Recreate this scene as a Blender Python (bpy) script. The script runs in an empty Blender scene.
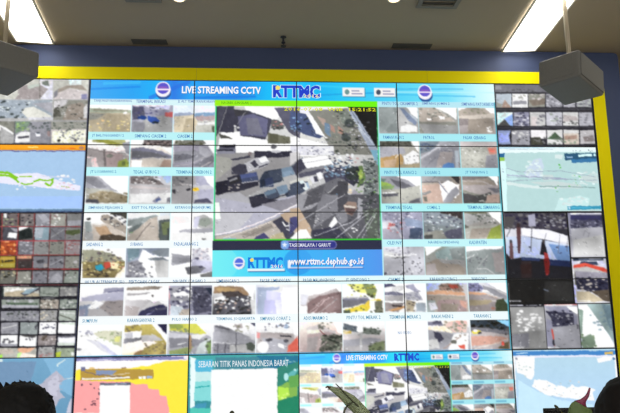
import bpy, bmesh, math, random
import numpy as np
from mathutils import Vector, Matrix
random.seed(7)
R = math.radians
scene = bpy.context.scene
COL = scene.collection
W, H = 1.02, 0.66934          # one display of the video wall
Z0 = 3.785                    # top edge of the display field
CEIL = Z0 + .361

# ------------------------------------------------------------------ helpers
def s2l(c):
    c = np.asarray(c, float)
    return np.where(c <= .04045, c / 12.92, ((c + .055) / 1.055) ** 2.4)
def lin(r, g, b): return tuple(float(x) for x in s2l([r / 255, g / 255, b / 255])) + (1.0,)

def mat(name, rgb, rough=.6, metal=0., spec=.5, noise=0., scale=20., bump=0.):
    m = bpy.data.materials.new(name); m.use_nodes = True
    nt = m.node_tree; b = nt.nodes['Principled BSDF']
    b.inputs['Base Color'].default_value = lin(*rgb)
    b.inputs['Roughness'].default_value = rough
    b.inputs['Metallic'].default_value = metal
    b.inputs['Specular IOR Level'].default_value = spec
    if noise or bump:
        tc = nt.nodes.new('ShaderNodeTexCoord'); n = nt.nodes.new('ShaderNodeTexNoise')
        n.inputs['Scale'].default_value = scale; n.inputs['Detail'].default_value = 4
        nt.links.new(tc.outputs['Object'], n.inputs['Vector'])
        if noise:
            mx = nt.nodes.new('ShaderNodeMix'); mx.data_type = 'RGBA'
            c = lin(*rgb)
            mx.inputs[6].default_value = tuple(x * (1 - noise) for x in c[:3]) + (1,)
            mx.inputs[7].default_value = tuple(min(1, x * (1 + noise)) for x in c[:3]) + (1,)
            nt.links.new(n.outputs['Fac'], mx.inputs[0]); nt.links.new(mx.outputs[2], b.inputs['Base Color'])
        if bump:
            bp = nt.nodes.new('ShaderNodeBump'); bp.inputs['Strength'].default_value = bump
            nt.links.new(n.outputs['Fac'], bp.inputs['Height']); nt.links.new(bp.outputs['Normal'], b.inputs['Normal'])
    return m
def emit(name, rgb, strength, sample=True):
    m = bpy.data.materials.new(name); m.use_nodes = True
    nt = m.node_tree; nt.nodes.clear()
    o = nt.nodes.new('ShaderNodeOutputMaterial'); e = nt.nodes.new('ShaderNodeEmission')
    e.inputs['Color'].default_value = lin(*rgb); e.inputs['Strength'].default_value = strength
    nt.links.new(e.outputs[0], o.inputs[0])
    if not sample: m.cycles.emission_sampling = 'NONE'
    return m

def link(name, me, m=None, parent=None, loc=(0, 0, 0), rot=None):
    o = bpy.data.objects.new(name, me); COL.objects.link(o)
    if m is not None:
        for x in (m if isinstance(m, (list, tuple)) else [m]): me.materials.append(x)
    o.location = loc
    if rot is not None: o.rotation_euler = rot
    if parent: o.parent = parent
    return o
def bobj(name, bm, m, parent=None, loc=(0, 0, 0), rot=None, smooth=False):
    me = bpy.data.meshes.new(name)
    bmesh.ops.recalc_face_normals(bm, faces=bm.faces)
    bm.to_mesh(me); bm.free()
    if smooth:
        for p in me.polygons: p.use_smooth = True
    return link(name, me, m, parent, loc, rot)
def tag(o, label=None, cat=None, group=None, kind=None):
    for k, v in (('label', label), ('category', cat), ('group', group), ('kind', kind)):
        if v: o[k] = v
    return o
def thing(name, label, cat, loc=(0, 0, 0), rz=0, group=None):
    o = bpy.data.objects.new(name, None); COL.objects.link(o)
    o.location = loc; o.rotation_euler = (0, 0, rz); o.empty_display_size = .1
    return tag(o, label, cat, group)
def box(bm, x0, y0, z0, x1, y1, z1, bev=0., seg=2):
    r = bmesh.ops.create_cube(bm, size=1)
    for v in r['verts']:
        v.co = Vector(((x0 + x1) / 2 + v.co.x * (x1 - x0), (y0 + y1) / 2 + v.co.y * (y1 - y0), (z0 + z1) / 2 + v.co.z * (z1 - z0)))
    if bev:
        es = list({e for v in r['verts'] for e in v.link_edges})
        bmesh.ops.bevel(bm, geom=es, offset=bev, segments=seg, affect='EDGES', profile=.5)
    return bm
def tube(bm, p0, p1, r0, r1=None, n=12):
    r1 = r0 if r1 is None else r1
    p0, p1 = Vector(p0), Vector(p1); d = p1 - p0
    q = d.to_track_quat('Z', 'Y').to_matrix().to_4x4()
    bmesh.ops.create_cone(bm, cap_ends=True, segments=n, radius1=r0, radius2=r1, depth=d.length, matrix=Matrix.Translation((p0 + p1) / 2) @ q)
    return bm
def lathe(bm, prof, n=24, c=(0, 0, 0)):
    rings = []
    for r, z in prof:
        rings.append([bm.verts.new((c[0] + r * math.cos(2 * math.pi * i / n), c[1] + r * math.sin(2 * math.pi * i / n), c[2] + z)) for i in range(n)])
    for a, b in zip(rings, rings[1:]):
        for i in range(n): bm.faces.new((a[i], a[(i + 1) % n], b[(i + 1) % n], b[i]))
    bm.faces.new(rings[0][::-1]); bm.faces.new(rings[-1])
    return bm
def nb(): return bmesh.new()

# ------------------------------------------------------------------ what the screens show (painted as numbers, shown as light)
S = 300                                   # samples per display width
SV = 197                                  # samples per display height
CV = np.zeros((5 * SV, 6 * S, 3), np.float32)
def hx(c): return np.array([int(c[0], 16), int(c[1], 16), int(c[2], 16)], np.float32) / 15
rng = np.random.default_rng(5)
def fill(A, pts, c, alpha=1.):
    h, w = A.shape[:2]
    P = np.array(pts, float)
    x0, y0 = max(0, int(P[:, 0].min())), max(0, int(P[:, 1].min()))
    x1, y1 = min(w, int(P[:, 0].max()) + 2), min(h, int(P[:, 1].max()) + 2)
    if x1 <= x0 or y1 <= y0: return
    X, Y = np.meshgrid(np.arange(x0, x1) + .5, np.arange(y0, y1) + .5)
    ins = np.zeros(X.shape, bool)
    n = len(P)
    for i in range(n):
        (ax, ay), (bx, by) = P[i], P[(i + 1) % n]
        if ay == by: continue
        c1 = (ay > Y) != (by > Y)
        ins ^= c1 & (X < (bx - ax) * (Y - ay) / (by - ay) + ax)
    V = A[y0:y1, x0:x1]; V[ins] = V[ins] * (1 - alpha) + c * alpha
def ell(A, cx, cy, rx, ry, c, alpha=1.):
    h, w = A.shape[:2]
    x0, y0, x1, y1 = max(0, int(cx - rx)), max(0, int(cy - ry)), min(w, int(cx + rx) + 2), min(h, int(cy + ry) + 2)
    if x1 <= x0 or y1 <= y0: return
    X, Y = np.meshgrid(np.arange(x0, x1) + .5, np.arange(y0, y1) + .5)
    ins = ((X - cx) / max(rx, .5)) ** 2 + ((Y - cy) / max(ry, .5)) ** 2 <= 1
    V = A[y0:y1, x0:x1]; V[ins] = V[ins] * (1 - alpha) + c * alpha
def line(A, pts, w, c):
    w = max(w, 1.2)
    for (ax, ay), (bx, by) in zip(pts, pts[1:]):
        d = math.hypot(bx - ax, by - ay) or 1
        nx, ny = -(by - ay) / d * w / 2, (bx - ax) / d * w / 2
        fill(A, [(ax + nx, ay + ny), (bx + nx, by + ny), (bx - nx, by - ny), (ax - nx, ay - ny)], c)
def vnoise(h, w, cell):
    gh, gw = int(h / cell) + 3, int(w / cell) + 3
    g = rng.random((gh, gw)).astype(np.float32)
    yy = np.arange(h) / cell; xx = np.arange(w) / cell
    yi, xi = yy.astype(int), xx.astype(int); fy, fx = (yy - yi)[:, None], (xx - xi)[None, :]
    a = g[yi][:, xi]; b = g[yi][:, xi + 1]; c = g[yi + 1][:, xi]; d = g[yi + 1][:, xi + 1]
    return (a * (1 - fx) + b * fx) * (1 - fy) + (c * (1 - fx) + d * fx) * fy
def soft(A, n=1):
    for _ in range(n):
        for ax in (0, 1):
            p = np.pad(A, [(1, 1) if i == ax else (0, 0) for i in range(3)], mode='edge')
            A = (np.take(p, range(0, A.shape[ax]), ax) + 2 * A + np.take(p, range(2, A.shape[ax] + 2), ax)) / 4
    return A
REG = {}
def rect(u0, v0, u1, v1):
    return CV[max(0, round(v0 * SV)):round(v1 * SV), max(0, round(u0 * S)):round(u1 * S)]
def paint(u0, v0, u1, v1, ops, sat=1., warp=0., gain=1., con=1.):
    A = rect(u0, v0, u1, v1)
    h, w = A.shape[:2]
    k = S / 1000                          # "thousandths of a display width" to samples
    xy = lambda q: tuple(float(t) / 1000 * m for t, m in zip(q.split(','), (w, h)))
    for ln in ops:
        t = ln.split(); o = t[0]
        if o == 'B':
            g = np.linspace(0, 1, h, dtype=np.float32)[:, None, None]
            A[:] = hx(t[1]) * (1 - g) + hx(t[2]) * g
        elif o == 'P': fill(A, [xy(q) for q in t[2:]], hx(t[1]))
        elif o == 'E':
            x, y = xy(t[2]); a, b = (float(q) * k for q in t[3].split(',')); ell(A, x, y, a, b, hx(t[1]))
        elif o == 'L': line(A, [xy(q) for q in t[3:]], float(t[2]) * k, hx(t[1]))
        elif o == 'S':
            (xa, ya), (xb, yb) = xy(t[3]), xy(t[4]); z = float(t[5]) * k; c = hx(t[1])
            for _ in range(int(t[2])):
                f = .5 + rng.random() * .6
                ell(A, xa + rng.random() * (xb - xa), ya + rng.random() * (yb - ya), z * f * .8, z * f * .45, np.clip(c + (rng.random() - .5) * .12, 0, 1), .85)
        elif o == 'N':
            if warp:                      # broken, organic outlines instead of ruled ones
                dx = (vnoise(h, w, 9) - .5) * 2 * warp + (vnoise(h, w, 4) - .5) * warp; dy = (vnoise(h, w, 9) - .5) * 2 * warp + (vnoise(h, w, 4) - .5) * warp
                yy, xx = np.mgrid[0:h, 0:w]
                A[:] = A[np.clip((yy + dy).round().astype(int), 0, h - 1), np.clip((xx + dx).round().astype(int), 0, w - 1)]
            if sat < .85:                 # camera pictures: pale tints fade to grey, strong colours stay
                g = A.mean(2, keepdims=True); ch = A.max(2, keepdims=True) - A.min(2, keepdims=True)
                A[:] = g + (A - g) * (sat * np.clip(.45 + ch * 2.2, .45, 1.15))
                mg = np.clip(np.minimum(A[..., 0], A[..., 2]) - A[..., 1], 0, 1) * .7; A[..., 1] += mg
            a = float(t[1]) / 255 * gain
            nz = (vnoise(h, w, max(2.5, float(t[2]) * k)) - .5) * 1.1 + (vnoise(h, w, 2.2) - .5) * .9 + (vnoise(h, w, 4.5) - .5) * .8
            A += nz[:, :, None] * a
            if sat < .85:
                A[:] = soft(A, 2 if sat > .7 else 1)
                lo = vnoise(h, w, max(14, w / 2.6))[:, :, None]
                A[:] = np.where(A > .9, A, A * (.76 + .4 * lo))
            if sat < .85:                 # small vehicles, kerbs and lane marks: short strokes along one direction
                an = rng.uniform(-.9, .9)
                for _ in range(int(h * w / 620)):
                    x, y, l = rng.random() * w, h * (.15 + .85 * rng.random()), rng.uniform(2.5, 8)
                    d = an + rng.uniform(-.35, .35); m = A[min(h - 1, int(y)), min(w - 1, int(x))].mean()
                    if m > .93: continue
                    c = np.clip(m + rng.choice([-.3, -.22, .24, .34]), 0.08, 1) * np.array([1, 1, 1.02], np.float32)
                    q = rng.uniform(1.2, 2.6); cx, cy, sx, sy = math.cos(d) * l / 2, math.sin(d) * l / 2, -math.sin(d) * q / 2, math.cos(d) * q / 2
                    fill(A, [(x - cx + sx, y - cy + sy), (x + cx + sx, y + cy + sy), (x + cx - sx, y + cy - sy), (x - cx - sx, y - cy - sy)], c, .5)
                A[:] = .52 + (A - .52) * con
            np.clip(A, 0, 1, out=A)

ART = r'''
T t00 1.0040 0.3920 1.3970 0.8000
B fff fff
P bca -15,130 468,145 1003,208 1005,319 -8,331
P aa8 84,150 924,184 926,265 87,248
P cb9 -10,292 1005,301 1023,1007 15,1017
P ba8 438,309 931,402 1015,728 1023,1007 321,1015
P aa9 -8,314 405,326 201,520 0,576
S ed9 20 25,520 980,944 19.7
S 987 14 20,358 1003,510 8.5
E fff 858,304 19.7,12.7
N 20 22.5
T t01 1.4053 0.3920 1.7983 0.8000
B aac 99a
P dde 251,-12 923,-22 925,169 503,176
P 557 12,44 289,96 333,505 25,564
P 99b 289,152 925,169 931,444 330,370
S 558 22 42,71 717,338 19.7
P aaa 297,451 931,363 1012,1000 241,1007
P 889 27,618 338,669 310,1005 37,1007
P 35a 383,397 612,449 689,610 549,711 406,586
E 234 582,640 35.2,11.3
E 248 261,468 42.3,19.7
P c66 821,255 999,252 1002,453 806,419
P fde 12,-10 923,-22 923,17 12,27
N 26 19.7
T t02 1.8066 0.3920 2.1996 0.8000
B def cde
P 9ac 6,306 373,248 515,328 515,439 11,471
P 79b 515,284 1032,240 1032,377 515,409
P dca 9,417 479,355 589,600 507,1027 21,1032
P ba8 304,495 518,466 525,1027 207,1029
P b99 515,409 1042,377 1044,551 589,591
P ccb 589,574 1044,529 1049,1022 525,1027
S 98a 26 515,355 1034,625 11.3
S 887 8 54,387 500,493 8.5
P eee 556,657 1034,596 1034,679 591,738
P 675 930,762 1047,733 1049,1022 968,1025
N 24 19.7
T t10 1.0040 0.9225 1.3970 1.3305
B fff cbb
P bb7 122,-21 850,-26 959,202 613,232 333,116 89,75
P 994 155,-6 468,9 784,151 646,178 298,102
P 99a 819,124 1008,67 1020,550 934,496
P baa -5,317 412,393 1023,604 1033,1001 18,1006
P caa 445,393 865,550 740,1004 466,1004
E 998 539,594 31.0,19.7
P edd 5,609 214,661 293,1004 18,1006
P bab -10,663 92,661 137,1004 0,1006
P 877 384,339 433,339 458,977 410,977
L 988 7.0 13,317 379,437 934,523
P ab5 751,790 939,683 1013,896 982,1001 740,1004
P 784 819,790 913,773 919,950 824,950
N 22 19.7
T t11 1.4053 0.9225 1.7983 1.3305
B fff cba
P 766 317,1 457,-31 1017,-36 1022,276 742,234 322,173
S 433 20 317,1 1022,234 19.7
S dba 10 353,65 1022,234 12.7
P 88a 17,310 289,271 745,413 1030,599 1030,678 541,653 30,737
P 778 20,391 467,440 1030,631 541,643 27,683
P dcb 335,734 1030,705 1037,1026 203,1028
P fff 30,751 299,751 272,1028 37,1028
P b98 821,707 1032,759 1037,1026 689,1026
P fff 742,234 1025,330 1027,545
N 20 19.7
T t12 1.8066 0.9225 2.1996 1.3305
B fff 99a
P 887 57,18 708,-21 800,136 607,219 24,168
S 553 22 57,18 711,163 18.3
P 98a 26,195 604,165 853,217 1052,700 1054,1031 42,1036
P 889 29,437 502,381 996,487 859,700 37,864
P 667 32,545 365,516 576,594 296,729 37,786
P aab 607,219 853,325 1034,646 1037,915 645,487
P 778 510,915 963,540 1052,754 792,1033
L cbb 5.6 617,1033 948,781
L bab 5.6 39,972 406,891 927,513
P fff 833,-21 1044,-23 1052,592 925,325
N 16 19.7
T t20 1.0040 1.4630 1.3970 1.8710
B fff eee
P aab -5,17 303,15 626,434 766,539 13,539
P 889 -5,5 237,42 522,407 282,434 3,225
P bba 10,434 557,485 1043,748 1051,966 28,963
P a97 87,642 389,539 697,591 1028,748 1033,966 97,963
S 875 26 84,591 1015,944 22.5
S cb9 14 84,564 740,850 16.9
P 556 25,850 295,824 351,963 28,963
P fff 753,120 1028,120 1041,642 796,485
N 22 16.9
T t21 1.4053 1.4630 1.7983 1.8710
B dde bbb
P 877 22,15 488,2 768,223 910,434 27,277
S 545 16 37,15 875,328 19.7
S eee 12 142,39 875,328 14.1
P bde 765,2 1042,2 1045,169 908,277
P bab 27,277 1048,328 1053,642 37,642
P cbb 30,328 1050,461 1050,512 32,434
P ddd 37,642 1053,618 1060,966 45,966
P 88a 577,904 727,721 788,850 646,966
P 569 643,850 745,789 783,877 681,946
P 778 918,799 1055,721 1060,966 923,966
N 14 16.9
T t22 1.8066 1.4630 2.1996 1.8710
B bab a9a
P 989 11,12 518,10 520,328 19,380
S fee 14 52,265 487,328 9.9
S 556 8 47,39 520,223 16.9
P ccd 520,328 1006,115 1016,968 530,968
P aac 551,0 795,0 940,328 591,328
P fff 762,0 1006,0 1011,434 869,275
P bbd 627,485 1011,485 1014,853 632,853
E fd2 576,485 31.0,18.3
E 334 401,485 21.1,15.5
E 445 57,549 18.3,19.7
P 557 563,853 876,811 981,968 530,968
N 16 16.9
T t30 1.0040 1.9915 1.3970 2.3995
B fff ba9
P fff 5,-9 583,-6 524,327 20,428
P 554 598,-33 1041,-31 1048,278 893,175 618,70
P eee 720,97 858,124 1033,330 1038,457 794,251
P a98 417,121 585,97 1038,533 1046,790 598,482 387,276
S 445 26 415,97 1041,585 19.7
S eed 14 486,148 1041,585 14.1
P cba 224,452 595,403 980,839 949,991 209,987
P b97 262,531 529,482 674,788 440,886
P 543 405,837 606,761 1015,866 1036,991 377,987
P 9aa 25,349 170,352 216,683 66,732
P aaa 31,680 234,734 242,987 41,984
E 333 122,254 19.7,12.7
N 24 16.9
T t31 1.4053 1.9915 1.7983 2.3995
B cde cba
P eee 4,48 722,50 521,151 9,251
P 899 12,303 350,202 623,99 742,153 389,384 25,739
P 677 22,636 254,433 389,393 256,587 42,815
P fff 17,509 137,474 20,575
P 8a7 40,712 327,680 294,739 42,763
P ba9 256,587 521,229 691,153 760,999 30,991 60,815
P cba 391,536 590,256 694,256 727,999 266,994
L 655 7.0 216,994 363,690 559,384
P ddd 691,153 1068,129 1070,283 745,308
P 566 730,308 1070,256 1083,1001 760,999
P 785 798,384 1004,359 1012,795 841,820
P 455 941,589 1076,540 1083,1001 948,999
N 20 16.9
T t32 1.8066 1.9915 2.1996 2.3995
B fff fff
P dee 4,153 398,156 472,388 26,438
P bbb 538,156 813,104 988,261 1026,597 749,594 540,440
P 9a9 607,286 884,210 988,391 818,545 609,440
P aab 202,643 543,594 1026,597 1026,724 546,749 202,719
P cce 571,156 708,156 612,594 525,543
P eee 32,744 1026,751 1029,1009 37,1001
E 999 790,964 22.5,8.5
N 14 19.7
T t40 1.0040 2.5140 1.3970 2.9220
B fff fff
P aa8 8,51 257,29 664,157 1008,436 1015,713 20,451
S 766 34 23,51 975,461 19.7
S dc9 24 25,76 977,561 16.9
P 985 20,451 1008,463 1015,762 756,1017 41,1007
S 543 34 23,502 789,983 22.5
S fea 24 20,451 987,912 18.3
P 3bd 326,596 458,532 529,657 448,765 338,703
P d54 506,483 656,458 677,635 565,733
P feb 656,458 875,537 847,711 697,684
S c65 8 506,456 980,662 14.1
P fed 789,958 1013,613 1033,787 891,1020
P fff 626,7 1013,10 1023,412
N 24 16.9
T t41 1.4053 2.5140 1.7983 2.9220
B 9ac aab
P 79a 25,0 312,12 287,314 37,463
P fff 320,265 381,39 450,64 623,218 859,270 994,221 1045,1034 539,1027 289,466
P 89a 490,341 862,321 999,422 592,419
P 9ab 854,7 1025,7 1030,321 724,270 587,115
P 889 37,463 289,414 465,718 404,1027 53,1022
S 667 22 55,512 674,995 22.5
S ffe 16 86,363 740,971 18.3
P ddd 661,419 1032,424 1045,1034 740,1029
N 20 16.9
T t42 1.8066 2.5140 2.1996 2.9220
B fff fff
P ccd 520,22 759,25 968,331 1021,586 663,529 525,377
S 98a 26 520,-2 902,431 16.9
S ecc 12 553,25 935,382 14.1
P aab 37,172 490,277 510,478 47,600
P 99a 39,272 490,353 492,453 44,525
P bbd 507,377 1021,483 1024,811 635,882 512,730
P 778 360,679 665,605 869,684 701,858 431,904
E 446 734,657 25.4,9.9
E 557 635,368 19.7,12.7
P 888 719,909 1006,811 1026,998 736,993
N 18 16.9
T t50 1.0040 3.0445 1.3970 3.4525
B fff cbc
P 99b 567,50 1015,33 1020,180 539,222
L 669 5.6 636,190 1018,131
P bbd 48,386 506,246 1020,180 1038,501 51,484
P 89b 8,646 288,602 455,751 234,1013 20,1011
P 99b 13,793 160,746 120,1011 20,1011
P eee 349,457 550,558 389,751 193,746
P a99 580,509 1010,467 1020,1028 761,1023 455,751
P bab 226,746 489,751 761,1023 201,1013
L 778 7.0 618,656 720,756
L 778 5.6 692,876 794,977
N 12 16.9
T t51 1.4053 3.0445 1.7983 3.4525
B fff cbc
P 987 45,58 210,36 747,9 882,45 750,116 180,148 48,156
P fff 48,156 885,143 1058,516 58,501
P a9a 50,232 618,214 485,286 53,330
E 655 653,339 11.3,11.3
P cbc 22,467 623,477 429,768 335,1011 37,1006
P baa 27,663 363,719 302,1018 37,1016
P 336 399,842 628,697 895,629 1063,778 1068,1033 302,1018
P 557 432,866 763,773 1063,680 1063,778 630,844
L bbe 5.6 503,1013 699,847
P eee 758,479 1058,484 1060,631 892,604
N 14 16.9
T t52 1.8066 3.0445 2.1996 3.4525
B 99b 88a
P 99a 32,23 574,31 579,526 42,516
S 446 34 32,48 584,822 21.1
S fff 16 67,72 584,822 21.1
P 557 538,31 912,85 1054,830 586,1018
S aac 20 540,80 1021,928 16.9
S 335 18 540,129 1024,977 19.7
P fff 70,246 339,200 510,327 138,371
P fff 370,77 487,55 474,178
P 235 843,75 1047,80 1052,450
P bcd 44,680 347,734 250,1004 34,999
P ba9 314,783 500,788 487,1006 250,1004
L eaa 7.0 -2,-11 34,1009 1039,1028 1039,4
N 26 16.9
T t53 2.2079 3.0445 2.6009 3.4525
B fff 889
P a86 36,36 410,13 718,70 855,320 753,467 448,263 38,259
P ca7 72,85 377,65 547,141 446,239 140,210
P 544 209,212 616,217 822,420 619,516 245,362
P fff 41,433 245,362 346,536 145,670 44,668
P fff 718,43 957,48 960,719 855,320
P 556 407,408 815,364 919,712 919,1033 5,1016 36,648
S 222 30 66,403 886,984 22.5
S fff 22 33,401 883,810 18.3
S b98 16 33,501 919,1009 19.7
P ddd 883,513 1021,516 1021,1036 919,1033
N 24 16.9
T t54 2.6092 3.0445 3.0022 3.4525
B dde dde
P abd 22,72 244,102 244,690 22,685
P 9ac 40,75 554,70 519,180 73,224
P ccf 244,178 587,281 552,695 211,690
P fff 623,82 1002,87 999,702 620,695
P abd 25,516 236,469 170,1013 27,1011
P bbe 203,518 511,523 544,1021 170,1013
P ddf 442,523 580,526 613,1021 475,1018
P fff 580,227 1010,232 1005,1028 613,1021
N 8 19.7
T t55 3.0105 3.0445 3.4035 3.4525
B fff fff
P baa 29,438 429,344 882,151 1001,303 994,754 29,737
P 988 220,491 704,398 999,354 994,754 355,744
P ccd 32,339 220,342 149,705 29,702
P 866 179,636 459,391 1014,246 1004,996 177,982
P 977 525,540 943,347 971,847 658,991
L ecc 5.6 314,984 701,442
L dbb 4.2 212,984 597,491
L ccc 4.2 452,987 907,496
N 14 16.9
T t56 3.4118 3.0445 3.8048 3.4525
B fff fff
P ee8 105,4 489,-18 733,112 657,364 380,283
P 9a6 489,-1 736,11 835,214 794,516 621,413
S 553 18 140,-6 794,467 19.7
S dd5 12 105,4 794,467 16.9
P 88a -7,479 621,474 688,665 -10,754
P ccc -5,445 621,438 621,489 -7,494
P ed5 619,565 934,518 858,768 476,788
E fff 382,612 14.1,9.9
P 778 6,548 616,558 367,754 3,825
P ed4 54,874 367,781 685,609 716,761 609,933 156,977
P fff 649,560 825,563 815,987 677,984
P 675 18,898 191,901 191,1001 18,999
P 886 789,612 965,565 973,1016 779,1011
S 564 12 54,800 955,1016 16.9
N 20 16.9
T t57 3.8131 3.0445 4.2061 3.4525
B fff eee
P 557 -8,18 175,-6 295,97 -10,143
P 447 -8,33 140,36 137,85 -10,85
P ddd 173,97 455,50 450,251 168,273
P 779 -16,295 203,259 448,354 445,413 -18,396
P bab -18,423 445,403 440,607 -21,599
P aac 509,50 702,28 819,259 766,308 524,151
P bbc 483,354 801,259 934,577 511,572
S 88a 16 509,50 898,577 18.3
P fff 740,4 987,6 977,310 837,259
P 988 -89,663 470,673 323,972 -97,964
P 433 170,719 432,773 397,813 185,793
P c96 79,918 325,822 468,773 465,849 183,960
P ba8 509,572 753,626 672,977 496,974
S 655 14 509,572 954,982 18.3
P 9ab 750,678 979,683 969,994 743,989
N 22 16.9
T t58 4.2144 3.0445 4.6074 3.4525
B dde ba9
P bce -6,-4 355,1 279,214 -14,261
P a87 281,112 426,11 783,16 915,273 844,298 348,241
S 654 18 320,36 882,249 18.3
P b54 533,38 747,43 778,170 599,192
P da8 -16,310 276,239 915,315 946,428 -19,386
P a98 -19,403 946,452 925,933 -34,915
P 9aa -21,582 190,585 253,837 141,996 -16,994
P dde 30,683 205,661 251,888 73,960
P a88 261,585 971,597 953,1011 248,999
P 987 330,688 788,746 706,1006 320,964
P c98 793,594 968,648 958,901 821,798
N 18 16.9
T t59 4.6157 3.0445 5.0087 3.4525
B dde ba9
P 88b -12,21 240,-1 375,178 370,281 -25,327
S 557 14 -12,21 334,281 19.7
P fff 337,229 660,234 655,362 334,305
P 99a 344,77 660,234 935,494 930,612 650,438 375,205
P da8 -22,276 367,357 718,540 -27,428
P a99 -27,403 436,411 823,609 -35,594
P fff 456,-26 996,-18 975,391 731,234
P 988 -17,597 675,658 642,1013 -32,1001
P a97 1,597 571,607 456,756 -7,800
P 453 660,609 861,560 958,766 945,1018 642,1013
P 9cd 858,612 985,563 973,817
E a76 586,901 19.7,12.7
N 18 16.9
T t60 1.0040 3.5750 1.3970 3.9830
B fff fff
S 99b 12 20,176 384,294 16.9
S aaa 8 25,287 323,414 14.1
P cca 351,248 611,179 1008,211 1023,765 786,566 489,417
S 9a7 22 448,201 1003,667 19.7
P dd8 847,377 980,380 952,571 852,544
P ccd 193,458 458,512 863,951 835,1034 567,848
P bbd 458,561 626,659 931,1000 802,1020
P eee 41,743 237,745 377,1025 51,1017
E 99a 43,789 22.5,11.3
N 14 16.9
T t61 1.4053 3.5750 1.7983 3.9830
B fff fed
P ba5 30,20 643,17 844,157 780,262 381,221 35,248
S 875 20 45,20 778,228 19.7
P dc8 378,42 775,59 778,203 447,174
P ccd 53,284 218,265 223,434 58,453
P 889 25,468 452,414 584,451 226,578 30,620
E 333 485,429 35.2,12.7
P fff 218,265 648,275 584,417 223,434
P b96 299,914 920,640 1119,596 1126,1051 238,1032
P cb6 414,2 679,-17 953,449 1007,642 758,588 422,341
P fff 646,-17 778,-15 1020,451 1022,642
P 225 778,0 1004,15 1012,353
P dcd 422,341 719,348 923,544 427,581
P ba6 498,775 824,591 1007,691 1015,978 437,973
S 875 14 462,630 997,953 18.3
N 20 16.9
T t62 1.8066 3.5750 2.1996 3.9830
B fff bbc
P cc5 29,-10 658,2 897,348 596,341 34,208
P 9a5 29,-10 324,12 360,142 32,162
S 786 18 32,162 495,292 15.5
P aab 34,248 495,292 930,397 1032,483 1037,1012 49,988
P 889 39,475 596,463 932,566 602,752 44,787
P ccd 34,282 495,365 497,451 39,461
P ddd 530,365 930,348 731,515 563,485
P cdd 734,659 998,480 871,1007 637,1002
P 9a6 47,882 337,819 602,752 505,1000 49,988
P a86 495,365 535,365 568,848 487,846
P 8a6 866,711 1032,483 1037,1012 937,1010
S 564 10 866,517 1037,978 19.7
L fff 5.6 235,686 434,613
N 18 16.9
T t63 2.2079 3.5750 2.6009 3.9830
B fff aab
P 99a 38,59 173,47 647,316 916,500 41,304
P 667 56,59 209,78 446,213 377,238 74,123
P aab 26,255 446,336 715,534 715,681 28,618
P 889 28,667 784,681 784,1029 33,1012
S fff 16 46,593 715,696 12.7
L 445 7.0 145,694 133,1015
L 445 7.0 313,721 301,1020
L 556 7.0 466,723 451,1022
P baa 514,44 682,25 718,147 583,191
S 997 10 514,44 853,294 19.7
P aab 79,304 583,338 1023,615 1023,711 82,618
P bbb 418,723 1023,689 1023,978 420,963
P 565 787,681 921,637 1016,784 957,929 822,900
P 446 886,2 1021,5 1021,152
L 556 7.0 568,314 570,968
N 20 16.9
T t64 2.6092 3.5750 3.0022 3.9830
B fff bab
S 779 22 203,10 748,289 16.9
S 9bd 12 407,37 816,292 16.9
P eee 239,108 849,218 814,414 239,353
P baa 17,299 882,390 880,706 745,985 35,968
P aab 137,498 745,559 709,985 170,973
P e99 17,299 101,326 86,505 17,502
L 334 11.3 559,431 832,488
E 445 300,574 31.0,14.1
E 556 694,605 25.4,12.7
P fff 508,674 661,750 661,873 508,806
E fff 155,811 53.6,50.7
P d65 745,801 984,441 989,980 727,975
P fff 849,-27 994,-25 992,392 882,414
N 20 16.9
T t65 3.0105 3.5750 3.4035 3.9830
B fed caa
P dcc 174,176 449,83 856,336 856,436 172,373
S 776 16 380,-17 754,238 18.3
P caa 172,422 548,306 788,385 444,623 169,713
P eed 174,250 515,257 584,355 172,397
L 955 9.9 464,270 617,456
P baa 172,520 444,475 373,961 167,956
P 776 546,527 788,385 994,488 986,975 439,963
S 343 28 513,453 978,951 25.4
S 9a8 16 513,478 978,951 16.9
L ecc 7.0 373,936 630,650
P fff 793,-10 1006,-5 1001,414 892,338
N 22 16.9
T t66 3.4118 3.5750 3.8048 3.9830
B fff a99
P 678 6,44 354,174 352,373 3,267
P 787 354,174 665,230 924,333 868,456 456,400
S 454 16 11,218 904,458 18.3
P eda 3,292 181,294 196,404 1,414
S db5 5 16,316 179,382 15.5
P fff 329,174 466,176 474,350 324,338
P dcc 1,439 868,480 990,458 985,608 -2,635
P aab -2,610 728,551 899,605 688,797 -7,951
P bab -7,831 517,792 934,654 978,990 -7,966
P ccc 405,348 456,350 438,975 392,975
P 896 619,868 759,701 985,657 978,990 581,980
S 564 14 568,745 978,975 19.7
N 18 16.9
T t67 3.8131 3.5750 4.2061 3.9830
B fff eff
S fff 3 170,118 710,770 28.2
N 3 19.7
T t68 4.2144 3.5750 4.6074 3.9830
B fff aab
P 88a -1,25 238,12 373,167 302,189 -6,142
P 557 96,37 307,15 340,115 129,110
P edc 378,17 943,27 925,426 645,419 406,191
S a97 22 378,42 892,424 16.9
P fed -6,184 406,191 610,419 -11,306
P aab -11,306 643,471 701,792 449,975 -32,963
P 446 121,360 294,439 373,637 248,733 149,534
P ddd -11,679 218,610 259,931 -21,963
P fff 607,468 961,451 938,995 449,985
L b98 8.5 345,958 597,740 780,547
E 776 599,730 28.2,16.9
S ba9 10 610,444 905,946 16.9
P e65 699,833 856,846 862,983 732,941
N 20 16.9
T t69 4.6157 3.5750 5.0087 3.9830
B 334 b99
P 345 -9,2 754,17 919,248 807,395 423,262 -15,152
S 221 24 24,29 810,319 28.2
P 9df 611,15 950,22 937,272 749,93
P 778 -20,228 456,287 914,397 909,495 -25,377
P baa -25,377 416,412 907,522 894,819 497,1000 -48,988
P c98 -32,551 728,566 902,630 645,814 -45,897
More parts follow.
